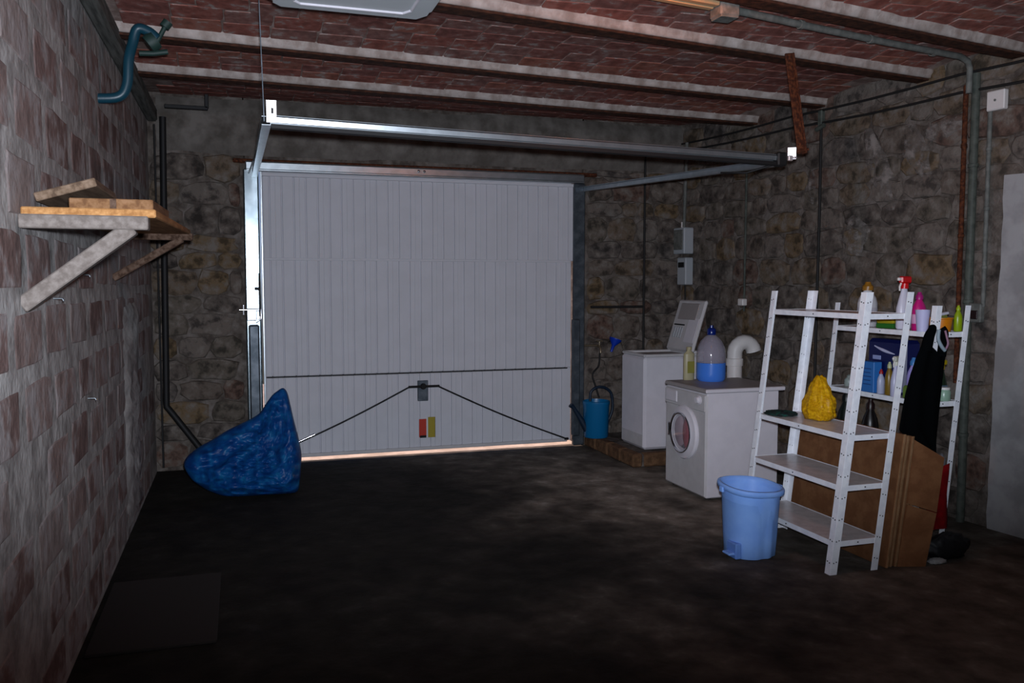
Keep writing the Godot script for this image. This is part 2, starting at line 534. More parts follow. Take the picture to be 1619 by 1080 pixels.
# ---------------------------------------------------------------- left wall: big hollow clay blocks, smeared joints
func build_left_wall() -> void:
	var w := structure("wall_left", "left wall of large clay blocks with thick grey mortar")
	part("mortar", box(mb(), Vector3(LEFT - 0.15, 1.6, -2.8), Vector3(0.3, 3.4, 9.9)), M.mortar, w)
	var kinds := []
	for i in 8:
		kinds.append(lump(16, 9.0, 0.09, 0.94, 0.86, 0.10, 0.0, 0.02))
	var facing := Basis(Vector3(0, 0, -1), Vector3.UP, Vector3.RIGHT)
	for r in 12:
		var y := 0.12 + 0.25 * r
		if y > 2.80: break
		var z := -1.75 - (0.24 if r % 2 == 1 else 0.0) + rng.randf_range(-0.04, 0.04)
		while z > -7.3:
			var wd := rng.randf_range(0.37, 0.43)
			if z - wd > -7.46 and rng.randf() > 0.07:
				var mi := part("brick", kinds[rng.randi() % 8], M.clay[rng.randi() % 4], w)
				var hh := rng.randf_range(0.17, 0.205)
				var b := facing.rotated(Vector3.RIGHT, rng.randf_range(-0.015, 0.015))
				mi.transform = Transform3D(b * Basis.from_scale(Vector3(wd, hh, rng.randf_range(0.0015, 0.004))), Vector3(LEFT, y + rng.randf_range(-0.008, 0.008), z - wd * 0.5))
			z -= wd + rng.randf_range(0.05, 0.09)
	# coarse patch of lumpy render near the far corner
	var rows := []
	for i in 26:
		var row := []
		for k in 9:
			var e := 0.0 if (k == 0 or k == 8 or i == 0 or i == 25) else 1.0
			row.append(Vector3(LEFT - 0.01 + e * rng.randf_range(0.012, 0.045), 0.02 + 1.42 * i / 25.0, -5.55 - 0.75 * k / 8.0 + rng.randf_range(-0.04, 0.04)))
		rows.append(row)
	part("render_patch", grid(mb(), rows, false, true, false), M.mortar, w, "lumpy grey patch of render low on the wall")
	# timber plate along the top of the wall
	var t := structure("trim_1", "grey timber plate along the top of the left wall")
	part("plate", box(mb(), Vector3(LEFT + 0.04, 2.885, -3.6), Vector3(0.08, 0.10, 7.75), 0.012), M.plate, t)
	# iron nails in the wall
	var spots := [[1.49, -3.62, "bent iron nail in the left wall just below the near shelf brace"], [1.585, -4.25, "small iron nail in the left wall between the two shelf braces"], [1.02, -4.3, "small iron nail in the left wall halfway down, well below the shelf"]]
	for s in spots:
		var st := mb()
		tube(st, [Vector3(LEFT - 0.01, s[0], s[1]), Vector3(LEFT + 0.03, s[0], s[1]), Vector3(LEFT + 0.036, s[0] - 0.008, s[1])], 0.004, 8)
		lathe(st, [[0, 0], [0.008, 0], [0.008, 0.003], [0, 0.003]], Transform3D(Basis(Vector3.BACK, PI / 2), Vector3(LEFT + 0.036, s[0] - 0.006, s[1])), 10)
		tag(obj_top("nail", st, M.galv), s[2], "nail", "nails in the left wall")

func obj_top(called: String, st: SurfaceTool, mat: Material) -> MeshInstance3D:
	return part(numbered(called), st, mat, self)

# ---------------------------------------------------------------- rough stone
func stone_field(w: Node3D, kinds: Array, origin: Vector3, u: Vector3, n: Vector3, length: float, y0: float, y1: float, skip: Callable) -> void:
	var y := y0
	while y < y1 - 0.05:
		var h := minf(rng.randf_range(0.13, 0.26), y1 - y)
		var s := -rng.randf_range(0.0, 0.1)
		while s < length - 0.06:
			var wd := rng.randf_range(0.16, 0.44)
			wd = minf(wd, length - maxf(s, 0.0))
			var a := maxf(s, 0.0)
			var cy := y + h * 0.5
			var cs := a + wd * 0.5
			if wd > 0.07 and not skip.call(cs, cy, wd, h):
				var mi := part("stone", kinds[rng.randi() % kinds.size()], M.stone[rng.randi() % M.stone.size()], w)
				var X := Basis(u, Vector3.UP, n)
				var roll := Basis(Vector3(0, 0, 1), rng.randf_range(-0.08, 0.08))
				var flip := Vector3(-1.0 if rng.randf() < 0.5 else 1.0, -1.0 if rng.randf() < 0.5 else 1.0, 1.0)
				if flip.x * flip.y < 0.0: flip.y = -flip.y
				mi.transform = Transform3D(X * roll * Basis.from_scale(Vector3(wd * 1.02 * flip.x, h * 1.03 * flip.y, rng.randf_range(0.010, 0.026))), origin + u * cs + Vector3.UP * cy)
			s = a + wd
		y += h

func build_stone_walls() -> void:
	var kinds := []
	for i in 12:
		kinds.append(lump(11, 4.5, 0.15, 0.92, 0.78, 0.12))
	var wb: Node3D = get_node("wall_back")
	stone_field(wb, kinds, Vector3(LEFT, 0, BACK), Vector3.RIGHT, Vector3.BACK, 0.70, 0.02, 2.60, func(_s, _y, _w, _h): return false)
	stone_field(wb, kinds, Vector3(3.14, 0, BACK), Vector3.RIGHT, Vector3.BACK, 1.0, 0.02, 2.60, func(_s, _y, _w, _h): return false)
	var wr := structure("wall_right", "long right wall of dark rough stone, plastered white near the camera")
	var c := Vector3(right_x(-2.8), 1.6, -2.8) - RNOR * 0.2
	part("masonry", box(mb(), c, Vector3(0.4, 3.4, 10.2), 0.0, Basis(-RNOR, Vector3.UP, RDIR)), M.bed, wr)
	var o := Vector3(right_x(BACK), 0, BACK)
	stone_field(wr, kinds, o, RDIR, RNOR, 4.1, 0.02, 3.02, func(s, y, _w, _h): return s > 3.3 and y < 2.2)
	# white plaster on the near part, with a ragged edge
	var poly := [Vector2(7.5, 0.0), Vector2(7.5, 2.18)]
	for i in 9:
		poly.append(Vector2(6.6 - i * 0.4, 2.2 + rng.randf_range(-0.03, 0.04)))
	for i in 22:
		poly.append(Vector2(3.40 + rng.randf_range(-0.006, 0.008) - 0.03 * i / 21.0, 2.16 - 2.16 * i / 21.0))
	var X := Transform3D(Basis(-RDIR, Vector3.UP, RNOR), o)
	var mir := []
	for p in poly: mir.append(Vector2(-p.x, p.y))
	mir.reverse()
	part("plaster", prism(mb(), mir, 0.03, X), M.plaster, wr, "white plastered stretch of wall")
	# pale limewash streaks left on the stone
	for s in [[2.42, 2.36, 0.26, 0.62, -0.24], [2.74, 2.44, 0.22, 0.40, -0.16], [1.76, 2.30, 0.08, 0.30, -0.04], [2.95, 2.56, 0.4, 0.14, 0.1], [2.2, 1.9, 0.3, 0.3, 0.0]]:
		var rows := []
		for i in 9:
			var row := []
			for k in 6:
				var t := i / 8.0 - 0.5
				var q := k / 5.0 - 0.5
				var wob := 1.0 - absf(t) * 1.3
				var e := 0.010 if (i == 0 or i == 8 or k == 0 or k == 5) else 0.037
				row.append(o + RDIR * (s[0] + q * s[2] * wob * rng.randf_range(0.7, 1.3) - t * s[4] * -1.0) + Vector3.UP * (s[1] + t * s[3]) + RNOR * e)
			rows.append(row)
		part("limewash_streak", grid(mb(), rows, false, true, false), M.pale, wr, "pale limewash streak")

# ---------------------------------------------------------------- ceiling: steel beams with shallow brick vaults
func beam_z(i: int, x: float) -> float: return beams[i][0] + beams[i][1] * x

func build_ceiling() -> void:
	var c := structure("ceiling", "low ceiling of shallow red brick vaults between steel beams")
	part("slab", box(mb(), Vector3(2.0, 3.3, -2.8), Vector3(7.0, 0.2, 10.0)), M.lintel, c)
	var x0 := LEFT - 0.05
	var x1 := 4.75
	for i in beams.size():
		var a := Vector3(x0, 2.907, beam_z(i, x0))
		var b := Vector3(x1, 2.907, beam_z(i, x1))
		var st := mb()
		bar(st, a, b, 0.10, 0.014, 0.003)
		bar(st, a + Vector3.UP * 0.1, b + Vector3.UP * 0.1, 0.02, 0.19)
		part("beam", st, M.steel, c, "rusty steel beam flange")
		# mortar haunches on both sides of the flange, lumpy along the length
		for sg in [1.0, -1.0]:
			var rows := []
			for k in 60:
				var t := k / 59.0
				var p := a.lerp(b, t)
				var j := 0.006 * sin(k * 1.1 + i * 2.0) + rng.randf_range(-0.009, 0.009)
				var row := [p + Vector3(0, 0.012, sg * 0.030), p + Vector3(0, 0.008, sg * 0.062), p + Vector3(0, 0.026, sg * 0.068), p + Vector3(0, 0.042 + j * 0.6, sg * (0.078 + j)), p + Vector3(0, 0.064, sg * 0.084)]
				rows.append(row)
			part("haunch", grid(mb(), rows, false, true, sg < 0.0), M.haunch, c, "pale mortar strip along the beam")
	# vaults
	var kinds := []
	for i in 8:
		kinds.append(lump(12, 12.0, 0.02, 0.985, 0.965, 0.03, 0.15, 0.05))
	var list := []
	for bay in 5:
		var za := func(x: float) -> float: return BACK + 0.02 if bay == 0 else beam_z(bay - 1, x) + 0.06
		var zb := func(x: float) -> float: return beam_z(bay, x) - 0.06
		var rise := 0.035
		var arch := func(x: float, t: float) -> Vector3:
			var q := 2.0 * t - 1.0
			return Vector3(x, VAULT_SPRING + rise * (1.0 - q * q) + (0.11 * (1.0 - t) * (1.0 - t) if bay == 0 else 0.0), lerpf(za.call(x), zb.call(x), t))
		var rows := []
		for i in 3:
			var x := lerpf(x0, x1, i / 2.0)
			var row := []
			for k in 17: row.append(arch.call(x, k / 16.0))
			rows.append(row)
		part("vault", grid(mb(), rows, false, true, true), M.joint, c, "mortar of the brick vault")
		var courses := 6
		var bl := 0.262
		var shift := rng.randf() * 0.2
		for r in courses:
			var t := (r + 0.5) / courses
			var x := x0 + shift + (0.0 if bay % 2 == 0 else 0.1) + (0.13 if r == 2 or r == 3 else 0.0)
			while x < x1 - 0.3:
				var w := bl * rng.randf_range(0.96, 1.02)
				var p: Vector3 = arch.call(x + w * 0.5, t)
				if p.x + w * 0.5 < right_x(p.z) + 0.02:
					var d1: Vector3 = arch.call(x + w * 0.5, t + 0.02) - arch.call(x + w * 0.5, t - 0.02)
					var dx: Vector3 = (arch.call(x + w, t) - arch.call(x, t)).normalized()
					var v := d1.normalized()
					var n := dx.cross(v).normalized()
					if n.y > 0.0: n = -n
					var depth: float = (zb.call(p.x) - za.call(p.x)) / courses
					# n points down; build a right-handed frame
					var uu := v.cross(n).normalized()
					var B := Basis(uu * (w - 0.004), v * (depth * 1.0 - 0.004) / maxf(absf(v.z), 0.5), n * rng.randf_range(0.0035, 0.0055))
					list.append([p, B])
				x += w
	var cam := Vector3(0, 1.55, 0)
	list.sort_custom(func(a, b): return a[0].distance_to(cam) + (4.0 if a[0].z > -3.2 else 0.0) < b[0].distance_to(cam) + (4.0 if b[0].z > -3.2 else 0.0))
	var rest := {}
	for i in list.size():
		var X := Transform3D(list[i][1], list[i][0])
		var k := rng.randi() % 8
		var m := rng.randi() % 4
		if i < 298:
			part("brick", kinds[k], M.tile[m], c).transform = X
		else:
			if not rest.has(m):
				rest[m] = SurfaceTool.new()
				rest[m].begin(Mesh.PRIMITIVE_TRIANGLES)
				rest[m].set_smooth_group(-1)
			for v in kinds[k].surface_get_arrays(0)[Mesh.ARRAY_VERTEX]: rest[m].add_vertex(X * v)
	for m in rest:
		var mi := MeshInstance3D.new()
		mi.name = "brickwork"
		rest[m].generate_normals()
		mi.mesh = rest[m].commit()
		mi.material_override = M.tile[m]
		mi.set_meta("kind", "stuff")
		c.add_child(mi, true)

# ---------------------------------------------------------------- the garage door with its frame
func ribbed(x0: float, x1: float, y0: float, y1: float, z: float) -> SurfaceTool:
	var st := mb()
	var pts := [Vector2(x0, -0.03), Vector2(x0, 0.0)]
	var n := 28
	var p := (x1 - x0) / n
	for i in n:
		var a := x0 + p * i
		pts.append_array([Vector2(a + p * 0.40, 0.0), Vector2(a + p * 0.44, -0.013), Vector2(a + p * 0.50, -0.013), Vector2(a + p * 0.54, 0.0)])
		if i % 2 == 0:
			pts.append_array([Vector2(a + p * 0.90, 0.0), Vector2(a + p * 0.92, 0.003), Vector2(a + p * 0.96, 0.003), Vector2(a + p * 0.98, 0.0)])
	pts.append_array([Vector2(x1, 0.0), Vector2(x1, -0.03)])
	var rows := []
	for lv in [[y0 + 0.0, -0.006], [y0 + 0.006, 0.0], [y1 - 0.006, 0.0], [y1, -0.006]]:
		var row := []
		for q in pts: row.append(Vector3(q.x, lv[0], z + q.y + lv[1]))
		rows.append(row)
	grid(st, rows, false, false, false)
	return st

func build_door() -> void:
	var d := structure("door_1", "white ribbed steel up-and-over garage door in a galvanised frame")
	d.set_meta("category", "garage door")
	var z := BACK + 0.005
	var x0 := 0.215
	var x1 := 2.965
	part("backing", box(mb(), Vector3(1.59, 1.27, z - 0.045), Vector3(2.80, 2.44, 0.02)), M.door, d)
	part("panel", ribbed(x0, x1 + 0.03, 1.752, 2.462, z), M.door, d, "upper white ribbed panel")
	part("panel", ribbed(x0, x1 + 0.01, 0.752, 1.746, z), M.door, d, "middle white ribbed panel")
	part("panel", ribbed(x0, x1 - 0.03, 0.055, 0.740, z), M.door, d, "lower white ribbed panel")
	part("top_rail", box(mb(), Vector3(1.60, 2.452, z + 0.004), Vector3(2.82, 0.03, 0.03), 0.004), M.door, d)
	part("seam_strip", box(mb(), Vector3(1.59, 1.749, z - 0.002), Vector3(2.77, 0.022, 0.012), 0.003), M.door, d)
	part("seam_strip", box(mb(), Vector3(1.58, 0.746, z - 0.014), Vector3(2.74, 0.014, 0.012), 0.002), M.iron, d, "dark seam above the lower panel")
	part("bottom_rail", box(mb(), Vector3(1.56, 0.062, z + 0.004), Vector3(2.76, 0.03, 0.03), 0.004), M.white_grey, d)
	# galvanised frame
	var st := mb()
	box(st, Vector3(0.115, 1.27, BACK + 0.03), Vector3(0.125, 2.44, 0.05), 0.012)
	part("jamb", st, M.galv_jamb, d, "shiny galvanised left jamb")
	st = mb()
	box(st, Vector3(0.195, 1.27, BACK + 0.04), Vector3(0.014, 2.40, 0.06), 0.003)
	part("jamb_lip", st, M.galv, d)
	part("spring_cover", box(mb(), Vector3(0.115, 0.66, BACK + 0.085), Vector3(0.085, 1.08, 0.07), 0.012), M.dull, d, "dull grey spring cover on the left jamb")
	st = mb()
	box(st, Vector3(3.045, 1.24, BACK + 0.03), Vector3(0.11, 2.46, 0.05), 0.01)
	part("jamb", st, M.dull, d, "dark grey right jamb")
	part("spring_cover", box(mb(), Vector3(3.0, 0.66, BACK + 0.075), Vector3(0.07, 1.10, 0.06), 0.01), M.dull, d)
	st = mb()
	box(st, Vector3(1.58, 2.515, BACK + 0.035), Vector3(3.02, 0.075, 0.06), 0.012)
	box(st, Vector3(1.58, 2.478, BACK + 0.055), Vector3(3.0, 0.014, 0.05), 0.003)
	part("header", st, M.galv, d, "galvanised steel header")
	for bx in [1.52, 1.57]:
		st = mb()
		lathe(st, [[0, 0], [0.012, 0], [0.012, 0.006], [0.006, 0.01], [0, 0.01]], Transform3D(Basis(Vector3.RIGHT, PI / 2), Vector3(bx, 2.52, BACK + 0.064)), 10)
		part("bolt", st, M.chrome, d)
	# latch gear on the left jamb
	st = mb()
	box(st, Vector3(0.10, 1.285, BACK + 0.075), Vector3(0.075, 0.10, 0.035), 0.006)
	tube(st, [Vector3(0.0, 1.325, BACK + 0.085), Vector3(0.16, 1.325, BACK + 0.085)], 0.010, 10)
	tube(st, [Vector3(0.035, 1.285, BACK + 0.085), Vector3(0.035, 1.365, BACK + 0.085)], 0.007, 8)
	tube(st, [Vector3(0.13, 1.22, BACK + 0.095), Vector3(0.175, 1.25, BACK + 0.095), Vector3(0.175, 1.33, BACK + 0.095)], 0.008, 8)
	part("latch", st, M.chrome, d, "chrome latch gear on the left jamb")
	st = mb()
	box(st, Vector3(0.165, 1.45, BACK + 0.06), Vector3(0.012, 0.36, 0.02), 0.002)
	box(st, Vector3(0.15, 1.50, BACK + 0.065), Vector3(0.045, 0.025, 0.025), 0.004)
	part("locking_bar", st, M.iron, d)
	# lock case with two pull rods running to the bottom corners
	part("lock_plate", box(mb(), Vector3(1.553, 0.585, z + 0.010), Vector3(0.095, 0.185, 0.02), 0.004), M.dull, d)
	st = mb()
	tube(st, [Vector3(1.42, 0.625, z + 0.035), Vector3(1.70, 0.625, z + 0.035)], 0.011, 8)
	lathe(st, [[0, 0], [0.028, 0], [0.028, 0.012], [0.020, 0.03], [0, 0.034]], Transform3D(Basis(Vector3.RIGHT, PI / 2), Vector3(1.555, 0.625, z + 0.02)), 16)
	part("lock_handle", st, M.black, d)
	for e in [[Vector3(1.43, 0.625, z + 0.03), Vector3(0.27, 0.10, z + 0.02)], [Vector3(1.69, 0.622, z + 0.03), Vector3(2.93, 0.075, z + 0.02)]]:
		st = mb()
		var q := []
		for i in 15:
			var t := i / 14.0
			q.append(e[0].lerp(e[1], t) - Vector3(0, 0.02 * sin(t * PI), 0))
		tube(st, q, 0.0075, 8)
		lathe(st, [[0.0, -0.02], [0.012, -0.02], [0.012, 0.02], [0.0, 0.02]], Transform3D(Basis(Vector3.BACK, PI / 2), e[1]), 8)
		part("pull_rod", st, M.iron, d)
	st = mb()
	tube(st, [Vector3(0.46, 0.183, z + 0.027), Vector3(0.60, 0.245, z + 0.027)], 0.011, 8)
	part("rod_sleeve", st, M.chrome, d)
	# two faded warning stickers
	st = mb()
	box(st, Vector3(1.552, 0.245, z + 0.002), Vector3(0.066, 0.165, 0.002))
	part("sticker", st, plain(Color(0.72, 0.16, 0.05), 0.5), d, "orange-red sticker")
	part("sticker_edge", box(mb(), Vector3(1.555, 0.168, z + 0.003), Vector3(0.058, 0.022, 0.002)), M.black, d, "dark foot of the orange-red sticker")
	part("sticker", box(mb(), Vector3(1.634, 0.25, z + 0.002), Vector3(0.066, 0.185, 0.002)), plain(Color(0.62, 0.55, 0.10), 0.5), d, "dull yellow sticker")

	# overhead track
	var t := thing("door_track", "galvanised overhead track frame of the garage door hung from the ceiling", "track", Vector3(1.6, 2.3, -4.37))
	var o := -t.position
	var zl := -4.37
	st = mb()
	for yy in [0.022, -0.022]:
		bar(st, o + Vector3(0.165, 2.335 + yy, zl), o + Vector3(3.06, 2.275 + yy, zl), 0.05, 0.006, 0.002)
	bar(st, o + Vector3(0.165, 2.335, zl - 0.022), o + Vector3(3.06, 2.275, zl - 0.022), 0.004, 0.05)
	bar(st, o + Vector3(0.165, 2.337, zl + 0.024), o + Vector3(3.06, 2.277, zl + 0.024), 0.008, 0.028, 0.002, Vector3(0, 0.985, 0.17))
	part("crossbar", st, M.galv, t)
	part("crossbar_channel", bar(mb(), o + Vector3(0.165, 2.305, zl + 0.012), o + Vector3(3.06, 2.245, zl + 0.012), 0.04, 0.022, 0.002), M.iron, t, "dark underside channel of the crossbar")
	for s in [[0.145, 2.44, 2.335], [3.06, 2.415, 2.26]]:
		st = mb()
		var a := o + Vector3(s[0], s[1], BACK + 0.06)
		var b := o + Vector3(s[0], s[2], zl)
		bar(st, a + Vector3(0, 0.02, 0), b + Vector3(0, 0.02, 0), 0.045, 0.004, 0.001)
		bar(st, a - Vector3(0, 0.02, 0), b - Vector3(0, 0.02, 0), 0.045, 0.004, 0.001)
		bar(st, a + Vector3(0.02, 0, 0), b + Vector3(0.02, 0, 0), 0.004, 0.04, 0.001)
		part("side_rail", st, M.galv, t)
	st = mb()
	box(st, o + Vector3(0.168, 2.372, zl + 0.045), Vector3(0.048, 0.105, 0.006), 0.001, basis_z(Vector3(-0.16, -0.8, 4.35)))
	part("end_plate", st, M.plate_metal, t, "bright white end plate of the left rail")
	st = mb()
	box(st, o + Vector3(0.172, 2.375, zl + 0.049), Vector3(0.010, 0.028, 0.004))
	box(st, o + Vector3(0.160, 2.412, zl + 0.049), Vector3(0.022, 0.006, 0.004))
	small("slot", st, M.iron, t)
	st = mb()
	box(st, o + Vector3(3.10, 2.305, zl + 0.05), Vector3(0.05, 0.07, 0.008), 0.002, basis_z(Vector3(-3.1, -0.72, 4.35)))
	box(st, o + Vector3(3.085, 2.275, zl + 0.055), Vector3(0.03, 0.03, 0.02), 0.004)
	box(st, o + Vector3(3.115, 2.28, zl + 0.056), Vector3(0.02, 0.012, 0.02), 0.003)
	part("end_plate", st, M.plate_metal, t, "bright end plate of the right rail")
	part("corner_block", box(mb(), o + Vector3(3.04, 2.27, zl + 0.02), Vector3(0.06, 0.08, 0.06), 0.008), M.iron, t)
	st = mb()
	tube(st, [o + Vector3(2.80, 2.215, -4.6), o + Vector3(2.86, 2.195, -4.42), o + Vector3(3.05, 2.255, -4.36)], 0.006, 8)
	part("return_spring", st, M.iron, t)
	part("hanger", bar(mb(), o + Vector3(0.135, 2.33, zl), o + Vector3(0.120, 2.95, zl + 0.02), 0.022, 0.004), M.dull, t, "thin steel strap holding the left rail")
	st = mb()
	tube(st, [o + Vector3(0.165, 2.33, zl + 0.03), o + Vector3(0.13, 2.41, -6.0), o + Vector3(0.10, 2.45, BACK + 0.09)], 0.006, 8)
	part("cable", st, M.dull, t)
	var r := thing("hanging_bar", "rusty iron bar hanging from a ceiling beam to the track's right corner", "iron bar", Vector3(3.12, 2.9, -4.42))
	st = mb()
	bar(st, Vector3(0.0, 0.0, 0.02), Vector3(0.085, -0.585, 0.05), 0.055, 0.012, 0.003, Vector3.BACK)
	bar(st, Vector3(0.02, 0.0, 0.02), Vector3(0.105, -0.585, 0.05), 0.012, 0.045, 0.003, Vector3.BACK)
	part("bar", st, M.rust, r)
	part("foot_bolt", tube(mb(), [Vector3(0.0, -0.585, 0.06), Vector3(0.12, -0.56, 0.06)], 0.010, 8), M.rust, r)

# ---------------------------------------------------------------- bracket shelf on the left wall
func build_wall_shelf() -> void:
	var t := thing("wall_shelf", "rough plank shelf on two slanted timber brackets fixed to the left wall", "shelf", Vector3(LEFT, 1.78, -4.2))
	var o := -t.position
	# board: near edge at z -3.13, far edge at z -5.32
	var rot := Basis(Vector3.RIGHT, atan2(0.06, 2.15))
	part("board", box(mb(), o + Vector3(-0.462, 1.812, -4.22), Vector3(0.405, 0.028, 2.20), 0.004, rot), M.wood_fresh, t, "pale sawn board")
	part("arm", box(mb(), o + Vector3(-0.475, 1.748, -3.13), Vector3(0.385, 0.045, 0.07), 0.004), M.wood_grey, t, "weathered grey bracket arm")
	part("arm", box(mb(), o + Vector3(-0.46, 1.812, -5.27), Vector3(0.43, 0.040, 0.06), 0.004), M.wood_dark, t, "dark far bracket arm")
	var st := mb()
	bar(st, o + Vector3(-0.672, 1.475, -3.14), o + Vector3(-0.335, 1.735, -3.14), 0.06, 0.052, 0.004)
	part("brace", st, M.wood_grey, t, "weathered grey slanted brace")
	st = mb()
	bar(st, o + Vector3(-0.668, 1.575, -5.25), o + Vector3(-0.30, 1.80, -5.25), 0.05, 0.04, 0.004)
	part("brace", st, M.wood_dark, t, "dark far brace")
	var p := thing("plank", "short pale wooden plank lying flat on the wall shelf", "plank", Vector3(-0.41, 1.822, -3.6))
	var pb := Basis(Vector3.RIGHT, atan2(0.06, 2.15))
	part("lumber", box(mb(), Vector3(0, 0.008, 0), Vector3(0.265, 0.036, 0.72), 0.003, pb), M.wood_mid, p)
	part("knot", box(mb(), Vector3(0.005, -0.001, 0.361), Vector3(0.02, 0.034, 0.004), 0.001), M.wood_dark, p, "dark knot on the sawn end")
	var q := thing("plank", "grey-brown wooden board tilted over the flat plank on the wall shelf", "plank", Vector3(-0.56, 1.865, -3.55))
	part("lumber", box(mb(), Vector3(0, 0.005, 0), Vector3(0.20, 0.030, 0.52), 0.003, Basis(Vector3.BACK, 0.30)), M.wood_old, q)
	var b := thing("wood_block", "small wooden block propping the tilted board on the wall shelf", "wood block", Vector3(-0.50, 1.846, -3.62))
	part("lumber", box(mb(), Vector3(0, 0.010, 0), Vector3(0.05, 0.015, 0.10), 0.003), M.wood_dark, b)

# ---------------------------------------------------------------- big blue plastic sack
func build_blue_bag() -> void:
	var t := thing("plastic_bag", "large crumpled blue plastic sack on the floor before the garage door", "plastic bag", Vector3(0.06, 0.0, -6.45))
	var outline := [Vector2(-0.46, 0.245), Vector2(-0.435, 0.31), Vector2(-0.36, 0.37), Vector2(-0.26, 0.425), Vector2(-0.15, 0.49), Vector2(-0.05, 0.535), Vector2(0.03, 0.575), Vector2(0.075, 0.61), Vector2(0.115, 0.67), Vector2(0.155, 0.725), Vector2(0.195, 0.758), Vector2(0.235, 0.778), Vector2(0.265, 0.745), Vector2(0.285, 0.66), Vector2(0.305, 0.56), Vector2(0.325, 0.47), Vector2(0.345, 0.38), Vector2(0.36, 0.28), Vector2(0.355, 0.18), Vector2(0.345, 0.08), Vector2(0.32, 0.005), Vector2(0.2, 0.0), Vector2(0.05, 0.0), Vector2(-0.1, 0.005), Vector2(-0.2, 0.015), Vector2(-0.30, 0.06), Vector2(-0.37, 0.11), Vector2(-0.42, 0.16)]
	var c := Vector2(0.06, 0.27)
	var n := FastNoiseLite.new()
	n.seed = 5; n.frequency = 5.5; n.fractal_octaves = 4; n.noise_type = FastNoiseLite.TYPE_SIMPLEX
	n.fractal_type = FastNoiseLite.FRACTAL_RIDGED
	var cr := FastNoiseLite.new()
	cr.seed = 21; cr.frequency = 6.0; cr.noise_type = FastNoiseLite.TYPE_CELLULAR
	cr.cellular_return_type = FastNoiseLite.RETURN_DISTANCE
	cr.fractal_octaves = 2
	var m := 144
	var loop := []
	for k in m:
		var f := float(k) / m * outline.size()
		var i := int(f)
		var L := outline.size()
		loop.append(outline[i].cubic_interpolate(outline[(i + 1) % L], outline[(i - 1 + L) % L], outline[(i + 2) % L], f - i))
	var st := mb()
	for side in [1.0, -1.0]:
		var rows := []
		for r in 41:
			var rho: float = 1.0 - r / 40.0
			var row := []
			for k in m:
				var p: Vector2 = c.lerp(loop[k], rho)
				var h := sqrt(maxf(0.0, 1.0 - pow(rho, 2.2)))
				var low := clampf(1.15 - p.y * 1.0, 0.35, 1.0)
				var pk := Vector2(0.235, 0.775)
				var fold := sin((p - pk).angle() * 17.0 + 2.0 * sin(p.y * 9.0)) * 0.022 * clampf((p - pk).length() * 2.0, 0.0, 1.0)
				var wr: float = (n.get_noise_3d(p.x * 1.0, p.y * 1.7, side * 3.0) * 0.035 + cr.get_noise_3d(p.x * 0.8, p.y * 1.6, side * 2.0) * 0.05 + fold) * clampf((1.0 - rho) * 5.0, 0.0, 1.0)
				var z: float = side * (0.27 * h * low + wr)
				row.append(Vector3(p.x, maxf(p.y + wr * 0.3, 0.0), z))
			rows.append(row)
		grid(st, rows, true, true, side < 0.0)
	part("sack", st, M.bag, t)

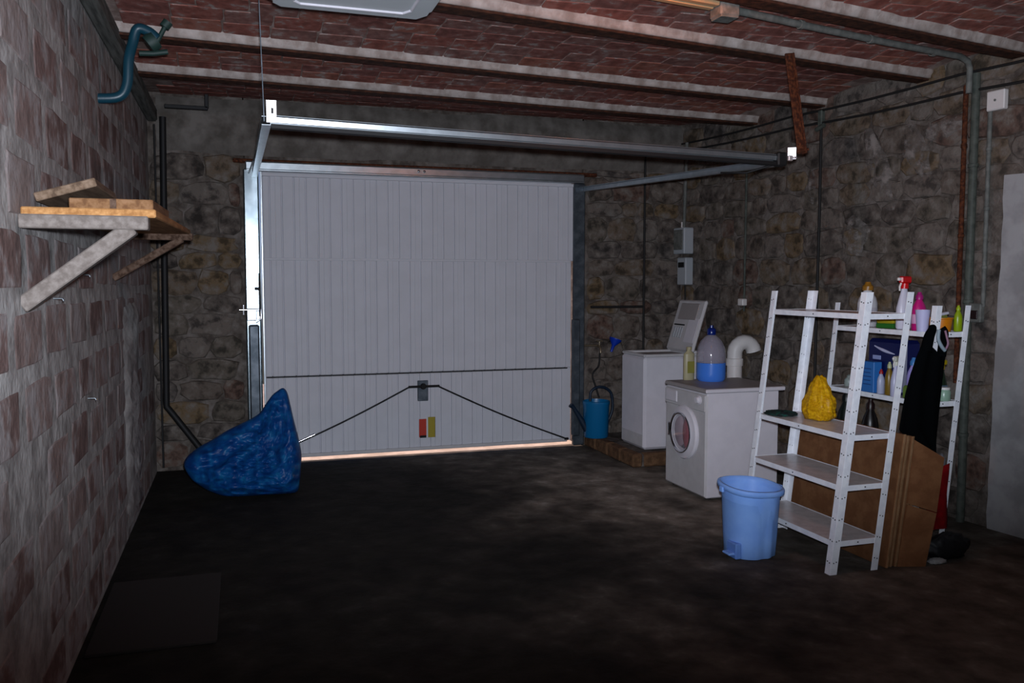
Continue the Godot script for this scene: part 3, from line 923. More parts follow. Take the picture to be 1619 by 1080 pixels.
# ---------------------------------------------------------------- laundry corner
func build_laundry() -> void:
	# low brick plinth under the top loader
	var pl := thing("brick_plinth", "low brick and mortar plinth under the top-loading washing machine", "plinth", Vector3(3.62, 0, -6.95))
	part("core", box(mb(), Vector3(0, 0.055, 0), Vector3(0.94, 0.11, 1.06), 0.01), M.bed, pl)
	var st: SurfaceTool
	for i in 4:
		part("brick", box(mb(), Vector3(-0.465, 0.060, 0.415 - i * 0.27), Vector3(0.09, 0.115, 0.25), 0.012), M.plinth, pl)
	for i in 3:
		part("brick", box(mb(), Vector3(-0.28 + i * 0.27, 0.060, 0.50), Vector3(0.25, 0.115, 0.08), 0.012), M.plinth if i != 1 else M.clay[2], pl)
	# top-loading washing machine, lid up
	var w := thing("washing_machine", "narrow white top-loading washing machine with its lid raised, on the brick plinth", "washer", Vector3(3.56, 0.12, -6.765))
	part("body", box(mb(), Vector3(0, 0.40, 0), Vector3(0.58, 0.80, 0.46), 0.022), M.white, w)
	part("kick_panel", box(mb(), Vector3(-0.286, 0.075, 0), Vector3(0.012, 0.11, 0.42), 0.004), M.white_grey, w)
	st = mb()
	for s in [[0, 0.225, 0.56, 0.03], [0, -0.225, 0.56, 0.03]]:
		box(st, Vector3(s[0], 0.808, s[1]), Vector3(s[2], 0.026, s[3]), 0.008)
	box(st, Vector3(-0.27, 0.808, 0), Vector3(0.035, 0.026, 0.44), 0.008)
	box(st, Vector3(0.24, 0.815, 0), Vector3(0.10, 0.05, 0.46), 0.01)
	part("rim", st, M.white_grey, w)
	part("opening", box(mb(), Vector3(-0.03, 0.801, 0), Vector3(0.42, 0.006, 0.40)), M.top_grey, w)
	# the lid stands up at the back: hinge at x 0.17, z from +0.23 to -0.23
	var lean := Basis(Vector3.BACK, -0.30)
	var lid := part("lid", box(mb(), Vector3(0.005, 0.235, 0), Vector3(0.035, 0.47, 0.47), 0.014), M.white_grey, w, "raised lid seen from its underside")
	lid.transform = Transform3D(lean, Vector3(0.165, 0.825, 0))
	part("recess", box(mb(), Vector3(-0.016, 0.36, 0.0), Vector3(0.012, 0.15, 0.32), 0.005), M.top_grey, lid)
	part("label", box(mb(), Vector3(-0.015, 0.19, 0.13), Vector3(0.006, 0.22, 0.17), 0.002), M.white, lid)
	st = mb()
	for i in 4:
		box(st, Vector3(-0.0155, 0.165, -0.16 + i * 0.042), Vector3(0.008, 0.10, 0.022), 0.003)
	small("dispenser_slot", st, M.plastic_grey, lid)
	part("dispenser_edge", box(mb(), Vector3(-0.016, 0.235, -0.10), Vector3(0.01, 0.012, 0.18), 0.002), M.iron, lid)
	# front-loading washing machine
	var f := thing("washing_machine", "white front-loading washing machine with a round door showing red laundry, beside the blue bin", "washer", Vector3(3.42, 0, -5.57))
	st = mb()
	box(st, Vector3(0.005, 0.395, 0), Vector3(0.59, 0.755, 0.60), 0.008)
	part("body", st, M.white, f)
	part("front_panel", box(mb(), Vector3(-0.283, 0.39, 0), Vector3(0.03, 0.745, 0.598), 0.014), M.white_grey, f)
	part("worktop", box(mb(), Vector3(0.02, 0.785, 0), Vector3(0.65, 0.032, 0.615), 0.008), M.top_grey, f, "grey laminate top")
	part("worktop_edge", box(mb(), Vector3(0.02, 0.785, 0.304), Vector3(0.65, 0.026, 0.012), 0.004), M.white, f)
	st = mb()
	for s in [[-0.24, -0.24], [0.24, 0.24], [-0.24, 0.24], [0.24, -0.24]]:
		lathe(st, [[0, 0], [0.022, 0], [0.022, 0.025], [0, 0.025]], Transform3D(Basis.IDENTITY, Vector3(s[0], 0, s[1])), 12)
	small("feet", st, M.black, f)
	part("control_panel", box(mb(), Vector3(-0.300, 0.695, 0), Vector3(0.012, 0.12, 0.585), 0.005), M.white_grey, f)
	part("drawer", box(mb(), Vector3(-0.307, 0.70, -0.19), Vector3(0.014, 0.085, 0.17), 0.005), M.white, f)
	var face := Transform3D(Basis(Vector3.BACK, PI / 2), Vector3(-0.305, 0.715, 0.215))
	part("knob", lathe(mb(), [[0, 0], [0.034, 0], [0.034, 0.008], [0.026, 0.010], [0.022, 0.03], [0, 0.032]], face, 20), M.white, f)
	var ring := Transform3D(Basis(Vector3.BACK, PI / 2), Vector3(-0.298, 0.45, 0.005))
	var dr := part("door", lathe(mb(), [[0.125, 0.0], [0.198, 0.0], [0.200, 0.012], [0.190, 0.026], [0.168, 0.030], [0.150, 0.040], [0.136, 0.034], [0.125, 0.012]], ring, 48), M.white, f, "round white porthole door")
	part("trim_ring", lathe(mb(), [[0.137, 0.034], [0.150, 0.041], [0.153, 0.046], [0.145, 0.050], [0.135, 0.044]], ring, 48), M.chrome, dr)
	part("glass", lathe(mb(), [[0.14, 0.030], [0.12, 0.042], [0.08, 0.048], [0, 0.05]], ring, 36), clear(Color(0.75, 0.76, 0.8, 0.18)), dr)
	part("drum", lathe(mb(), [[0.128, 0.001], [0.124, 0.002], [0, 0.003]], ring, 32), plain(Color(0.42, 0.36, 0.38), 0.6), dr)
	part("handle", box(mb(), Vector3(-0.334, 0.45, -0.175), Vector3(0.022, 0.10, 0.03), 0.008), M.chrome, dr)
	# laundry behind the glass: lumpy cloth
	for s in [[0.45, 0.045, 0.042, 0.12, Color(0.55, 0.035, 0.12)], [0.45, -0.05, 0.075, 0.115, Color(0.66, 0.56, 0.60)]]:
		st = mb()
		var rows := []
		for i in 9:
			var row := []
			for k in 16:
				var la := -PI / 2 + PI * i / 8.0
				var lo := TAU * k / 16.0
				var rr := 1.0 + 0.12 * sin(lo * 3.0 + i) * cos(la)
				row.append(Vector3(-0.309 - 0.020 * cos(la) * cos(lo), s[0] + s[3] * sin(la) * rr, s[1] + s[2] * cos(la) * sin(lo) * rr))
			rows.append(row)
		grid(st, rows, true, true, true)
		part("laundry", st, plain(s[4], 0.9), dr, "red cloth behind the glass" if s[2] < 0.05 else "pinkish cloth behind the glass")

	# big bottle of blue liquid on the front loader
	var b := thing("bottle", "large clear bottle half full of blue liquid, dark blue cap, on the front-loading washer", "bottle", Vector3(3.435, 0.801, -5.74))
	part("liquid", lathe(mb(), [[0, 0.004], [0.094, 0.0], [0.109, 0.018], [0.110, 0.06], [0.110, 0.140], [0, 0.142]], Transform3D.IDENTITY, 36), plain(Color(0.27, 0.50, 0.88), 0.25), b, "bright blue liquid")
	part("shell", lathe(mb(), [[0.109, 0.142], [0.109, 0.20], [0.102, 0.25], [0.080, 0.305], [0.045, 0.340], [0.028, 0.352], [0.026, 0.362]], Transform3D.IDENTITY, 36), clear(Color(0.72, 0.70, 0.76, 0.42)), b)
	part("cap", lathe(mb(), [[0.033, 0.352], [0.034, 0.356], [0.034, 0.392], [0.026, 0.402], [0.014, 0.406], [0.013, 0.424], [0, 0.426]], Transform3D.IDENTITY, 24), plain(Color(0.02, 0.12, 0.42), 0.22), b)
	var yb := thing("bottle", "flat yellowish bottle half hidden behind the large blue-capped bottle", "bottle", Vector3(3.302, 0.801, -5.842))
	part("shell", lathe(mb(), [[0, 0], [0.042, 0], [0.046, 0.01], [0.046, 0.15], [0.045, 0.20], [0.02, 0.225], [0.018, 0.235]], Transform3D.IDENTITY, 24, 0.6), plain(Color(0.66, 0.63, 0.50), 0.4), yb)
	part("cap", lathe(mb(), [[0.021, 0.232], [0.022, 0.255], [0, 0.257]], Transform3D.IDENTITY, 16), plain(Color(0.64, 0.60, 0.46), 0.4), yb)
	part("label", box(mb(), Vector3(0.0, 0.10, 0.034), Vector3(0.06, 0.09, 0.004), 0.001), plain(Color(0.52, 0.50, 0.20), 0.6), yb)
	# white drain elbow
	var e := thing("drain_pipe", "white plastic drain pipe with an elbow, rising behind the front-loading washer", "pipe", Vector3(3.92, 0, -6.18))
	var pts := [Vector3(0, 0, 0), Vector3(0, 0.5, 0), Vector3(0, 0.93, 0)]
	for i in 9:
		var a := PI * 0.97 * i / 8.0
		pts.append(Vector3(0.085 - 0.085 * cos(a), 0.97 + 0.085 * sin(a), 0.02 * i / 8.0))
	part("pipe", tube(mb(), pts, 0.062, 20), M.pvc, e)
	st = mb()
	lathe(st, [[0.062, 0.86], [0.070, 0.862], [0.070, 0.92], [0.062, 0.925]], Transform3D.IDENTITY, 20)
	part("collar", st, M.pvc, e)
	# watering can
	var c := thing("watering_can", "blue plastic watering can with a curved handle, between door frame and top loader", "watering can", Vector3(3.145, 0.118, -7.27))
	part("body", lathe(mb(), [[0, 0], [0.108, 0], [0.114, 0.008], [0.122, 0.30], [0.128, 0.315], [0.128, 0.335], [0.118, 0.34], [0.116, 0.325], [0.108, 0.02], [0, 0.018]], Transform3D.IDENTITY, 32), M.can, c)
	st = mb()
	tube(st, curve([Vector3(-0.06, 0.335, 0.0), Vector3(-0.05, 0.425, 0.0), Vector3(0.02, 0.465, 0), Vector3(0.10, 0.45, 0), Vector3(0.155, 0.39, 0), Vector3(0.165, 0.25, 0), Vector3(0.118, 0.13, 0)], 5), 0.013, 12)
	part("handle", st, M.can_dark, c)
	st = mb()
	tube(st, [Vector3(-0.09, 0.07, 0.0), Vector3(-0.16, 0.18, 0.0), Vector3(-0.225, 0.28, 0.0), Vector3(-0.255, 0.31, 0)], [0.034, 0.026, 0.018, 0.024], 14)
	part("spout", st, M.can_dark, c)
	# tap on the back wall with a blue funnel hung on it
	var tp := thing("tap", "small metal wall tap at the back wall above the watering can", "tap", Vector3(3.24, 0.95, BACK + 0.02))
	st = mb()
	tube(st, [Vector3(0, 0, -0.03), Vector3(0, 0, 0.07), Vector3(0, -0.02, 0.09), Vector3(0, -0.06, 0.09)], 0.012, 10)
	tube(st, [Vector3(-0.14, 0.005, 0.01), Vector3(0.0, 0.005, 0.01)], 0.010, 8)
	tube(st, [Vector3(-0.03, 0.05, 0.06), Vector3(0.03, 0.05, 0.06)], 0.008, 8)
	part("body", st, M.brass, tp)
	part("handle", tube(mb(), [Vector3(0, 0.0, 0.06), Vector3(0, 0.05, 0.06)], 0.008, 8), M.brass, tp)
	var fu := thing("funnel", "small blue plastic funnel hanging beside the tap above the top loader", "funnel", Vector3(3.365, 0.955, -7.38))
	part("cone", lathe(mb(), [[0.012, -0.06], [0.016, 0.0], [0.058, 0.055], [0.060, 0.07], [0.054, 0.068], [0.012, 0.006], [0.008, -0.06]], Transform3D(Basis(Vector3.BACK, -0.35), Vector3.ZERO), 24), plain(Color(0.02, 0.20, 0.66), 0.35), fu)
	part("hook", tube(mb(), [Vector3(0.0, 0.02, -0.12), Vector3(0.0, 0.05, -0.06), Vector3(-0.01, 0.055, -0.05)], 0.005, 8), M.iron, fu)
	part("inside", lathe(mb(), [[0.05, 0.062], [0, 0.060]], Transform3D(Basis(Vector3.BACK, -0.35), Vector3.ZERO), 24), M.black, fu)
	var h := thing("hose", "thin black hose drooping from the tap down to the watering can", "hose", Vector3(3.24, 0.87, -7.41))
	part("hose", tube(mb(), curve([Vector3(0, 0.02, 0), Vector3(-0.02, -0.10, 0.02), Vector3(-0.09, -0.18, 0.04), Vector3(-0.06, -0.30, 0.05), Vector3(-0.03, -0.40, 0.06)], 6), 0.009, 8), M.cable, h)
	# light blue pedal bin without lid
	var bn := thing("pedal_bin", "light blue plastic pedal bin without a lid, in front of the white shelving", "bin", Vector3(2.765, 0, -4.17))
	bn.scale = Vector3(0.86, 0.94, 0.86)
	var seg := 40
	var rows := []
	var prof := [[0.150, 0.0], [0.158, 0.006], [0.166, 0.12], [0.180, 0.385], [0.186, 0.392], [0.205, 0.398], [0.207, 0.418], [0.203, 0.428], [0.188, 0.430], [0.182, 0.40], [0.160, 0.10], [0.145, 0.02]]
	for p in prof:
		var row := []
		for k in seg:
			var a := TAU * k / seg
			var q := pow(pow(absf(cos(a)), 3.0) + pow(absf(sin(a)), 3.0), -1.0 / 3.0)
			var flute: float = -0.012 * exp(-pow((wrapf(a - 1.5, -PI, PI)) / 0.16, 2.0)) if p[1] < 0.39 else 0.0
			flute += -0.012 * exp(-pow((wrapf(a - 0.95, -PI, PI)) / 0.14, 2.0)) if p[1] < 0.39 else 0.0
			var rr: float = p[0] * lerpf(1.0, q, 0.5) + flute
			var sag := 0.015 * cos(a + 2.2) if p[1] > 0.38 else 0.0
			row.append(Vector3(rr * cos(a), p[1] + sag, rr * sin(a)))
		rows.append(row)
	st = mb()
	grid(st, rows, true, true, true)
	st.set_smooth_group(-1)
	for k in seg:
		tri(st, rows[-1][k], Vector3(0, 0.02, 0), rows[-1][(k + 1) % seg])
		tri(st, rows[0][k], rows[0][(k + 1) % seg], Vector3(0, 0.0, 0))
	part("bucket", st, M.binblue, bn)
	part("pedal", box(mb(), Vector3(-0.185, 0.035, 0.06), Vector3(0.07, 0.014, 0.085), 0.005), M.binblue, bn)
	part("pedal_recess", box(mb(), Vector3(-0.155, 0.052, 0.06), Vector3(0.045, 0.095, 0.11), 0.006), tint(M.binblue, Color(0.8, 0.82, 0.88)), bn)
	part("lug", box(mb(), Vector3(0.21, 0.40, 0.02), Vector3(0.025, 0.03, 0.05), 0.006), M.binblue, bn)
	part("lug", box(mb(), Vector3(-0.205, 0.405, -0.02), Vector3(0.02, 0.035, 0.04), 0.006), M.binblue, bn)

# ---------------------------------------------------------------- white metal shelving units and what they hold
# a slotted-angle unit: xb/zb base of near-left post, wd depth in x, ln length in -z, lean in x per metre
func shelving(label: String, xb: float, zb: float, wd: float, ln: float, lean: float, H: float, levels: Array, bigleft: float) -> Node3D:
	var t := thing("shelving_unit", label, "shelving", Vector3(xb, 0, zb), "white slotted metal shelving units")
	var at := func(dx: float, y: float, dz: float) -> Vector3: return Vector3(dx + lean * y, y, dz)
	for c in [[0.0, 0.0, 1.0, -1.0], [wd, 0.0, -1.0, -1.0], [0.0, -ln, 1.0, 1.0], [wd, -ln, -1.0, 1.0]]:
		var st := mb()
		var a: Vector3 = at.call(c[0], 0.0, c[1])
		var b: Vector3 = at.call(c[0], H, c[1])
		# L section: one flange facing the camera, one facing sideways
		var g := bigleft
		var d := b - a
		var tilt := Basis(Vector3(1, 0, 0), d / H, Vector3(0, 0, 1))
		box(st, (a + b) * 0.5 + Vector3(c[2] * g * 0.5, 0, 0), Vector3(g, H, 0.003), 0.0, tilt)
		box(st, (a + b) * 0.5 + Vector3(0, 0, c[3] * g * 0.5), Vector3(0.003, H, g), 0.0, tilt)
		var post := part("post", st, M.paint, t)
		# bolt holes
		st = mb()
		for i in int(H / 0.115):
			var y := 0.06 + i * 0.115
			var p: Vector3 = at.call(c[0], y, c[1])
			for k in [0.3, 0.7]:
				box(st, p + Vector3(c[2] * g * k, 0.012 * k, 0.0022 if c[1] == 0.0 else -0.0), Vector3(0.0045, 0.006, 0.003))
				box(st, p + Vector3(-0.0022 if c[2] > 0.0 else 0.0022, 0.012 * k, c[3] * g * k), Vector3(0.003, 0.006, 0.0045))
		small("slot_holes", st, M.iron, post)
	for y in levels:
		var st := mb()
		var c: Vector3 = at.call(wd * 0.5, y, -ln * 0.5)
		box(st, c + Vector3(0, -0.002, 0), Vector3(wd - 0.008, 0.004, ln - 0.008))
		var s := part("shelf", st, M.shelf_top, t)
		st = mb()
		for e in [-1.0, 1.0]:
			box(st, c + Vector3(e * (wd * 0.5 - 0.004), -0.013, 0), Vector3(0.004, 0.030, ln - 0.006), 0.001)
			box(st, c + Vector3(0, -0.013, e * (ln * 0.5 - 0.004)), Vector3(wd - 0.006, 0.030, 0.004), 0.001)
		part("rim", st, M.paint, s)
		st = mb()
		for e in [-1.0, 1.0]:
			for q in [0.025, wd * 0.5, wd - 0.03]:
				box(st, c + Vector3(q - wd * 0.5, -0.012, e * (ln * 0.5 - 0.0005)), Vector3(0.006, 0.006, 0.003))
			for q in [0.03, ln * 0.5, ln - 0.03]:
				box(st, c + Vector3(e * (wd * 0.5 - 0.0005), -0.012, q - ln * 0.5), Vector3(0.003, 0.006, 0.006))
		small("bolts", st, M.iron, s)
	return t

func spray(called: String, label: String, at: Vector3, s: float, body: Color, head: Color, turn: float) -> Node3D:
	var t := thing(called, label, "spray bottle", at)
	t.rotation.y = turn
	part("body", lathe(mb(), [[0, 0], [0.036 * s, 0], [0.042 * s, 0.008 * s], [0.042 * s, 0.10 * s], [0.032 * s, 0.14 * s], [0.018 * s, 0.19 * s], [0.016 * s, 0.205 * s], [0, 0.206 * s]], Transform3D.IDENTITY, 24, 0.7), plain(body, 0.35), t)
	var st := mb()
	lathe(st, [[0, 0.20 * s], [0.020 * s, 0.20 * s], [0.020 * s, 0.225 * s], [0.012 * s, 0.23 * s], [0, 0.231 * s]], Transform3D.IDENTITY, 18)
	box(st, Vector3(0.004 * s, 0.244 * s, 0), Vector3(0.068 * s, 0.034 * s, 0.026 * s), 0.006 * s)
	part("spray_head", st, plain(head, 0.35), t)
	st = mb()
	box(st, Vector3(-0.036 * s, 0.247 * s, 0), Vector3(0.018 * s, 0.016 * s, 0.014 * s), 0.003 * s)
	tube(st, [Vector3(-0.020 * s, 0.232 * s, 0), Vector3(-0.032 * s, 0.21 * s, 0), Vector3(-0.030 * s, 0.19 * s, 0)], 0.005 * s, 8)
	part("trigger", st, M.pvc, t)
	part("label", box(mb(), Vector3(0, 0.06 * s, 0.0292 * s), Vector3(0.05 * s, 0.07 * s, 0.003 * s), 0.001), plain(body.lerp(Color(0.55, 0.65, 0.85), 0.5), 0.5), t)
	return t

func bottle(label: String, at: Vector3, r: float, h: float, body: Color, cap: Color, squash := 0.75, band := Color(0, 0, 0, 0)) -> Node3D:
	var t := thing("bottle", label, "bottle", at)
	part("body", lathe(mb(), [[0, 0], [r * 0.9, 0], [r, r * 0.15], [r, h * 0.52], [r * 0.85, h * 0.64], [r * 0.45, h * 0.78], [r * 0.38, h * 0.82], [0, h * 0.825]], Transform3D.IDENTITY, 24, squash), plain(body, 0.35), t)
	part("cap", lathe(mb(), [[0, h * 0.81], [r * 0.5, h * 0.81], [r * 0.5, h * 0.9], [r * 0.3, h * 0.95], [r * 0.24, h], [0, h]], Transform3D.IDENTITY, 18), plain(cap, 0.4), t)
	if band.a > 0.0:
		part("label", lathe(mb(), [[r * 1.0, h * 0.18], [r * 1.02, h * 0.185], [r * 1.02, h * 0.42], [r * 1.0, h * 0.425]], Transform3D.IDENTITY, 24, squash), plain(band, 0.5), t)
	return t

# crumpled sack: squashed blob with folds
func blob(st: SurfaceTool, r: Vector3, sd: int, peak := 0.0) -> SurfaceTool:
	var n := FastNoiseLite.new()
	n.seed = sd; n.frequency = 1.9; n.fractal_octaves = 4; n.fractal_gain = 0.65; n.fractal_type = FastNoiseLite.FRACTAL_RIDGED
	var rows := []
	for i in 19:
		var la := -PI / 2 + PI * i / 18.0
		var row := []
		for k in 36:
			var lo := TAU * k / 36.0
			var d := Vector3(cos(la) * cos(lo), sin(la), cos(la) * sin(lo))
			var m := 1.0 + 0.30 * n.get_noise_3dv(d) + 0.05 * sin(lo * 9.0) * cos(la)
			var p := d * r * m
			if d.y > 0.0: p.y += peak * pow(d.y, 3.0)
			p.y = maxf(p.y + r.y * 0.8, 0.0)
			row.append(p)
		rows.append(row)
	return grid(st, rows, true, true, true)

func build_shelving() -> void:
	var st: SurfaceTool
	shelving("white metal shelving unit standing in front, leaning right behind the blue bin", 2.956, -3.71, 0.305, 0.84, 0.125, 1.5, [0.176, 0.473, 0.741, 1.384], 0.042)
	shelving("white metal shelving unit behind, full of cleaning bottles, nearest the right wall", 3.60, -3.853, 0.24, 0.86, 0.103, 1.42, [0.16, 0.486, 0.872, 1.268], 0.036)
	# on the front unit
	var yb := thing("plastic_bag", "crumpled yellow plastic bag on the middle shelf of the front shelving unit", "plastic bag", Vector3(3.25, 0.743, -4.215))
	part("bag", blob(mb(), Vector3(0.076, 0.085, 0.098), 3, 0.10), noisy([[0.3, Color(0.66, 0.46, 0.02)], [0.7, Color(0.86, 0.68, 0.10)]], 91, 3.0, 0.4, 0.2, 0.03), yb)
	var cl := thing("cloth", "folded dark green cloth on the far end of the front unit's middle shelf", "cloth", Vector3(3.15, 0.742, -4.44))
	part("cloth", blob(mb(), Vector3(0.085, 0.014, 0.09), 7), noisy([[0.3, Color(0.10, 0.13, 0.13)], [0.55, Color(0.16, 0.19, 0.19)], [0.7, Color(0.08, 0.36, 0.30)]], 92, 2.0, 0.95, 0.2, 0.02), cl)
	# top shelf of the back unit (board at y 1.268)
	var y := 1.270
	bottle("white bottle with a gold cap at the left of the back unit's top shelf", Vector3(3.835, y, -4.52), 0.068, 0.285, Color(0.78, 0.78, 0.80), Color(0.55, 0.38, 0.10), 0.7, Color(0.70, 0.70, 0.74))
	spray("spray_bottle", "white spray bottle with a red trigger head on the back unit's top shelf", Vector3(3.835, y, -4.205), 1.22, Color(0.80, 0.80, 0.86), Color(0.78, 0.02, 0.06), 0.1)
	var sp := thing("sponge", "yellow and green scouring sponge on the back unit's top shelf", "sponge", Vector3(3.83, y, -4.315))
	sp.rotation.y = 0.25
	part("foam", box(mb(), Vector3(0, 0.048, 0), Vector3(0.10, 0.036, 0.12), 0.008), plain(Color(0.66, 0.60, 0.06), 0.9), sp)
	part("scourer", box(mb(), Vector3(0, 0.015, 0), Vector3(0.10, 0.030, 0.12), 0.004), plain(Color(0.10, 0.38, 0.08), 0.95), sp)
	bottle("bright pink bottle with a narrow neck on the back unit's top shelf", Vector3(3.80, y, -4.045), 0.043, 0.225, Color(0.72, 0.07, 0.44), Color(0.60, 0.08, 0.42), 0.85, Color(0.82, 0.62, 0.76))
	var mg := thing("cup", "white plastic cup on the back unit's top shelf behind the hanging garment", "cup", Vector3(3.752, y, -3.965))
	part("wall", lathe(mb(), [[0, 0.0], [0.030, 0.0], [0.040, 0.12], [0.041, 0.124], [0.037, 0.124], [0.028, 0.008], [0, 0.008]], Transform3D.IDENTITY, 22), plain(Color(0.74, 0.74, 0.88), 0.4), mg)
	var bw := thing("bowl", "orange-yellow plastic bowl at the near end of the back unit's top shelf", "bowl", Vector3(3.855, y, -3.93))
	bw.position = Vector3(3.852, y, -3.935)
	part("wall", lathe(mb(), [[0, 0], [0.054, 0], [0.064, 0.070], [0.069, 0.074], [0.069, 0.079], [0.061, 0.079], [0.051, 0.006], [0, 0.006]], Transform3D.IDENTITY, 28), plain(Color(0.78, 0.46, 0.04), 0.4), bw)
	var bx := thing("brush", "small white brush lying in the orange-yellow bowl", "brush", Vector3(3.852, y + 0.024, -3.935))
	part("back", box(mb(), Vector3(0.005, 0.075, 0), Vector3(0.09, 0.016, 0.03), 0.005, Basis(Vector3.BACK, 0.15)), plain(Color(0.76, 0.76, 0.82), 0.4), bx)
	part("bristles", box(mb(), Vector3(0.002, 0.054, 0), Vector3(0.075, 0.028, 0.024), 0.003, Basis(Vector3.BACK, 0.15)), plain(Color(0.40, 0.42, 0.16), 0.9), bx)
	bottle("lime green bottle at the near right end of the back unit's top shelf", Vector3(3.944, y, -3.90), 0.024, 0.15, Color(0.52, 0.62, 0.06), Color(0.56, 0.66, 0.08), 0.9)
	# second shelf of the back unit (board at y 0.872)
	y = 0.874
	var ub := thing("detergent_box", "large dark blue detergent pack with a white swoosh, on the back unit's second shelf", "box", Vector3(3.83, y, -4.27))
	part("carton", box(mb(), Vector3(0, 0.165, 0), Vector3(0.13, 0.33, 0.32), 0.02), plain(Color(0.015, 0.06, 0.28), 0.4), ub)
	st = mb()
	var sw := []
	for i in 8:
		var t := i / 7.0
		sw.append(Vector3(-0.067, 0.285 - 0.06 * t + 0.02 * t * t, -0.09 + 0.17 * t))
	tube(st, sw, [0.004, 0.006, 0.008, 0.010, 0.010, 0.008, 0.006, 0.003], 8)
	part("swoosh", st, plain(Color(0.70, 0.72, 0.84), 0.5), ub)
	part("mark", box(mb(), Vector3(-0.066, 0.215, -0.07), Vector3(0.003, 0.025, 0.07), 0.001), plain(Color(0.55, 0.60, 0.78), 0.5), ub)
	var lb := thing("detergent_box", "light blue carton standing in front of the dark blue pack on the second shelf", "box", Vector3(3.725, y, -4.34))
	part("carton", box(mb(), Vector3(0, 0.095, 0), Vector3(0.06, 0.19, 0.115), 0.003), plain(Color(0.16, 0.42, 0.70), 0.5), lb)
	st = mb()
	for i in 5:
		box(st, Vector3(-0.0305, 0.05 + i * 0.024, 0.0), Vector3(0.001, 0.006, 0.07 - 0.012 * (i % 2)))
	small("print", st, plain(Color(0.10, 0.26, 0.50), 0.5), lb)
	bottle("slim white bottle in front of the dark blue pack on the second shelf", Vector3(3.722, y, -4.250), 0.024, 0.15, Color(0.66, 0.68, 0.78), Color(0.60, 0.10, 0.12), 0.8)
	spray("spray_bottle", "white spray bottle with a pale head beside the dark blue pack on the second shelf", Vector3(3.715, y, -4.12), 0.92, Color(0.72, 0.72, 0.82), Color(0.76, 0.76, 0.70), 0.4)
	var bt := bottle("small olive and brown bottle by the pale-headed spray bottle on the second shelf", Vector3(3.73, y, -4.10), 0.026, 0.20, Color(0.46, 0.36, 0.10), Color(0.66, 0.68, 0.52), 0.9)
	bt.position.z = -4.19
	bottle("lilac bottle with a light blue top, on the second shelf beside the black garment", Vector3(3.75, y, -4.02), 0.04, 0.24, Color(0.58, 0.54, 0.78), Color(0.20, 0.44, 0.68), 0.8)
	var gp := thing("sponge_block", "olive green sponge block next to the lilac bottle on the second shelf", "sponge", Vector3(3.695, y, -3.985))
	part("foam", box(mb(), Vector3(0, 0.04, 0), Vector3(0.05, 0.08, 0.075), 0.012), plain(Color(0.36, 0.46, 0.16), 0.9), gp)
	spray("spray_bottle", "dark green bottle with a yellow spray head right of the black garment", Vector3(3.872, y, -3.935), 0.88, Color(0.10, 0.16, 0.10), Color(0.60, 0.52, 0.04), 0.0)
	var jr := thing("jar", "pale green jar in front of the yellow-headed spray bottle right of the garment", "jar", Vector3(3.845, y, -3.885))
	part("glass", lathe(mb(), [[0, 0], [0.034, 0], [0.036, 0.006], [0.036, 0.055], [0.030, 0.065], [0, 0.066]], Transform3D.IDENTITY, 22), plain(Color(0.56, 0.68, 0.60), 0.3), jr)
	part("lid", lathe(mb(), [[0, 0.065], [0.033, 0.065], [0.033, 0.078], [0, 0.08]], Transform3D.IDENTITY, 22), M.pvc, jr)
	bottle("tiny white bottle alone at the far left of the second shelf", Vector3(3.80, y, -4.63), 0.03, 0.075, Color(0.56, 0.60, 0.58), Color(0.5, 0.54, 0.52), 1.0)
	# dark bottles standing under, on the third shelf
	y = 0.488
	bottle("tall dark green bottle at the far end of the third shelf", Vector3(3.76, y, -4.60), 0.055, 0.36, Color(0.035, 0.075, 0.06), Color(0.03, 0.05, 0.045), 1.0)
	bottle("tall black and dark red bottle on the third shelf, right of the dark green one", Vector3(3.745, y, -4.36), 0.05, 0.34, Color(0.05, 0.03, 0.032), Color(0.10, 0.012, 0.016), 1.0)
	bottle("small white bottle on the third shelf near the right post", Vector3(3.86, y, -3.90), 0.022, 0.075, Color(0.46, 0.46, 0.48), Color(0.4, 0.4, 0.42), 1.0)
	# bottom shelf
	y = 0.162
	var rd := thing("cloth", "dark red cloth hanging in a narrow fold beside the cardboard", "cloth", Vector3(3.728, y, -3.80))
	var rows := []
	for i in 12:
		var t := i / 11.0
		var row := []
		for k in 20:
			var a := TAU * k / 20.0
			var w := lerpf(0.072, 0.046, t) * (1.0 + 0.15 * sin(a * 4.0 + i * 0.4))
			row.append(Vector3(w * cos(a) + 0.03 * t, 0.345 * t + (0.03 * sin(a * 2.0) if i == 11 else 0.0), 0.030 * sin(a) * (1.0 + 0.3 * sin(a * 3.0))))
		rows.append(row)
	st = mb()
	grid(st, rows, true, true, true)
	for k in 20: tri(st, rows[-1][k], Vector3(0.03, 0.35, 0), rows[-1][(k + 1) % 20])
	part("cloth", st, noisy([[0.3, Color(0.40, 0.0, 0.03)], [0.7, Color(0.50, 0.01, 0.05)]], 93, 2.0, 0.9, 0.2), rd)
	var bb := thing("bag", "small black bag crumpled on the floor under the red cloth", "bag", Vector3(3.78, 0.0, -3.76))
	part("bag", blob(mb(), Vector3(0.13, 0.075, 0.05), 11), plain(Color(0.045, 0.055, 0.07), 0.6), bb)
	var pp := thing("paper", "crumpled scrap of white paper on the floor beside the cardboard", "paper", Vector3(3.655, 0.0, -3.70))
	part("sheet", blob(mb(), Vector3(0.05, 0.014, 0.03), 13), plain(Color(0.62, 0.62, 0.62), 0.8), pp)

	# black garment on a pale hanger, hung on the back unit's near post
	var gm := thing("garment", "black sleeveless garment hanging from the back unit's near post", "garment", Vector3(3.66, 1.30, -3.80))
	rows = []
	var ys := [-0.10, -0.13, -0.17, -0.26, -0.36, -0.46, -0.56, -0.63, -0.70, -0.76]
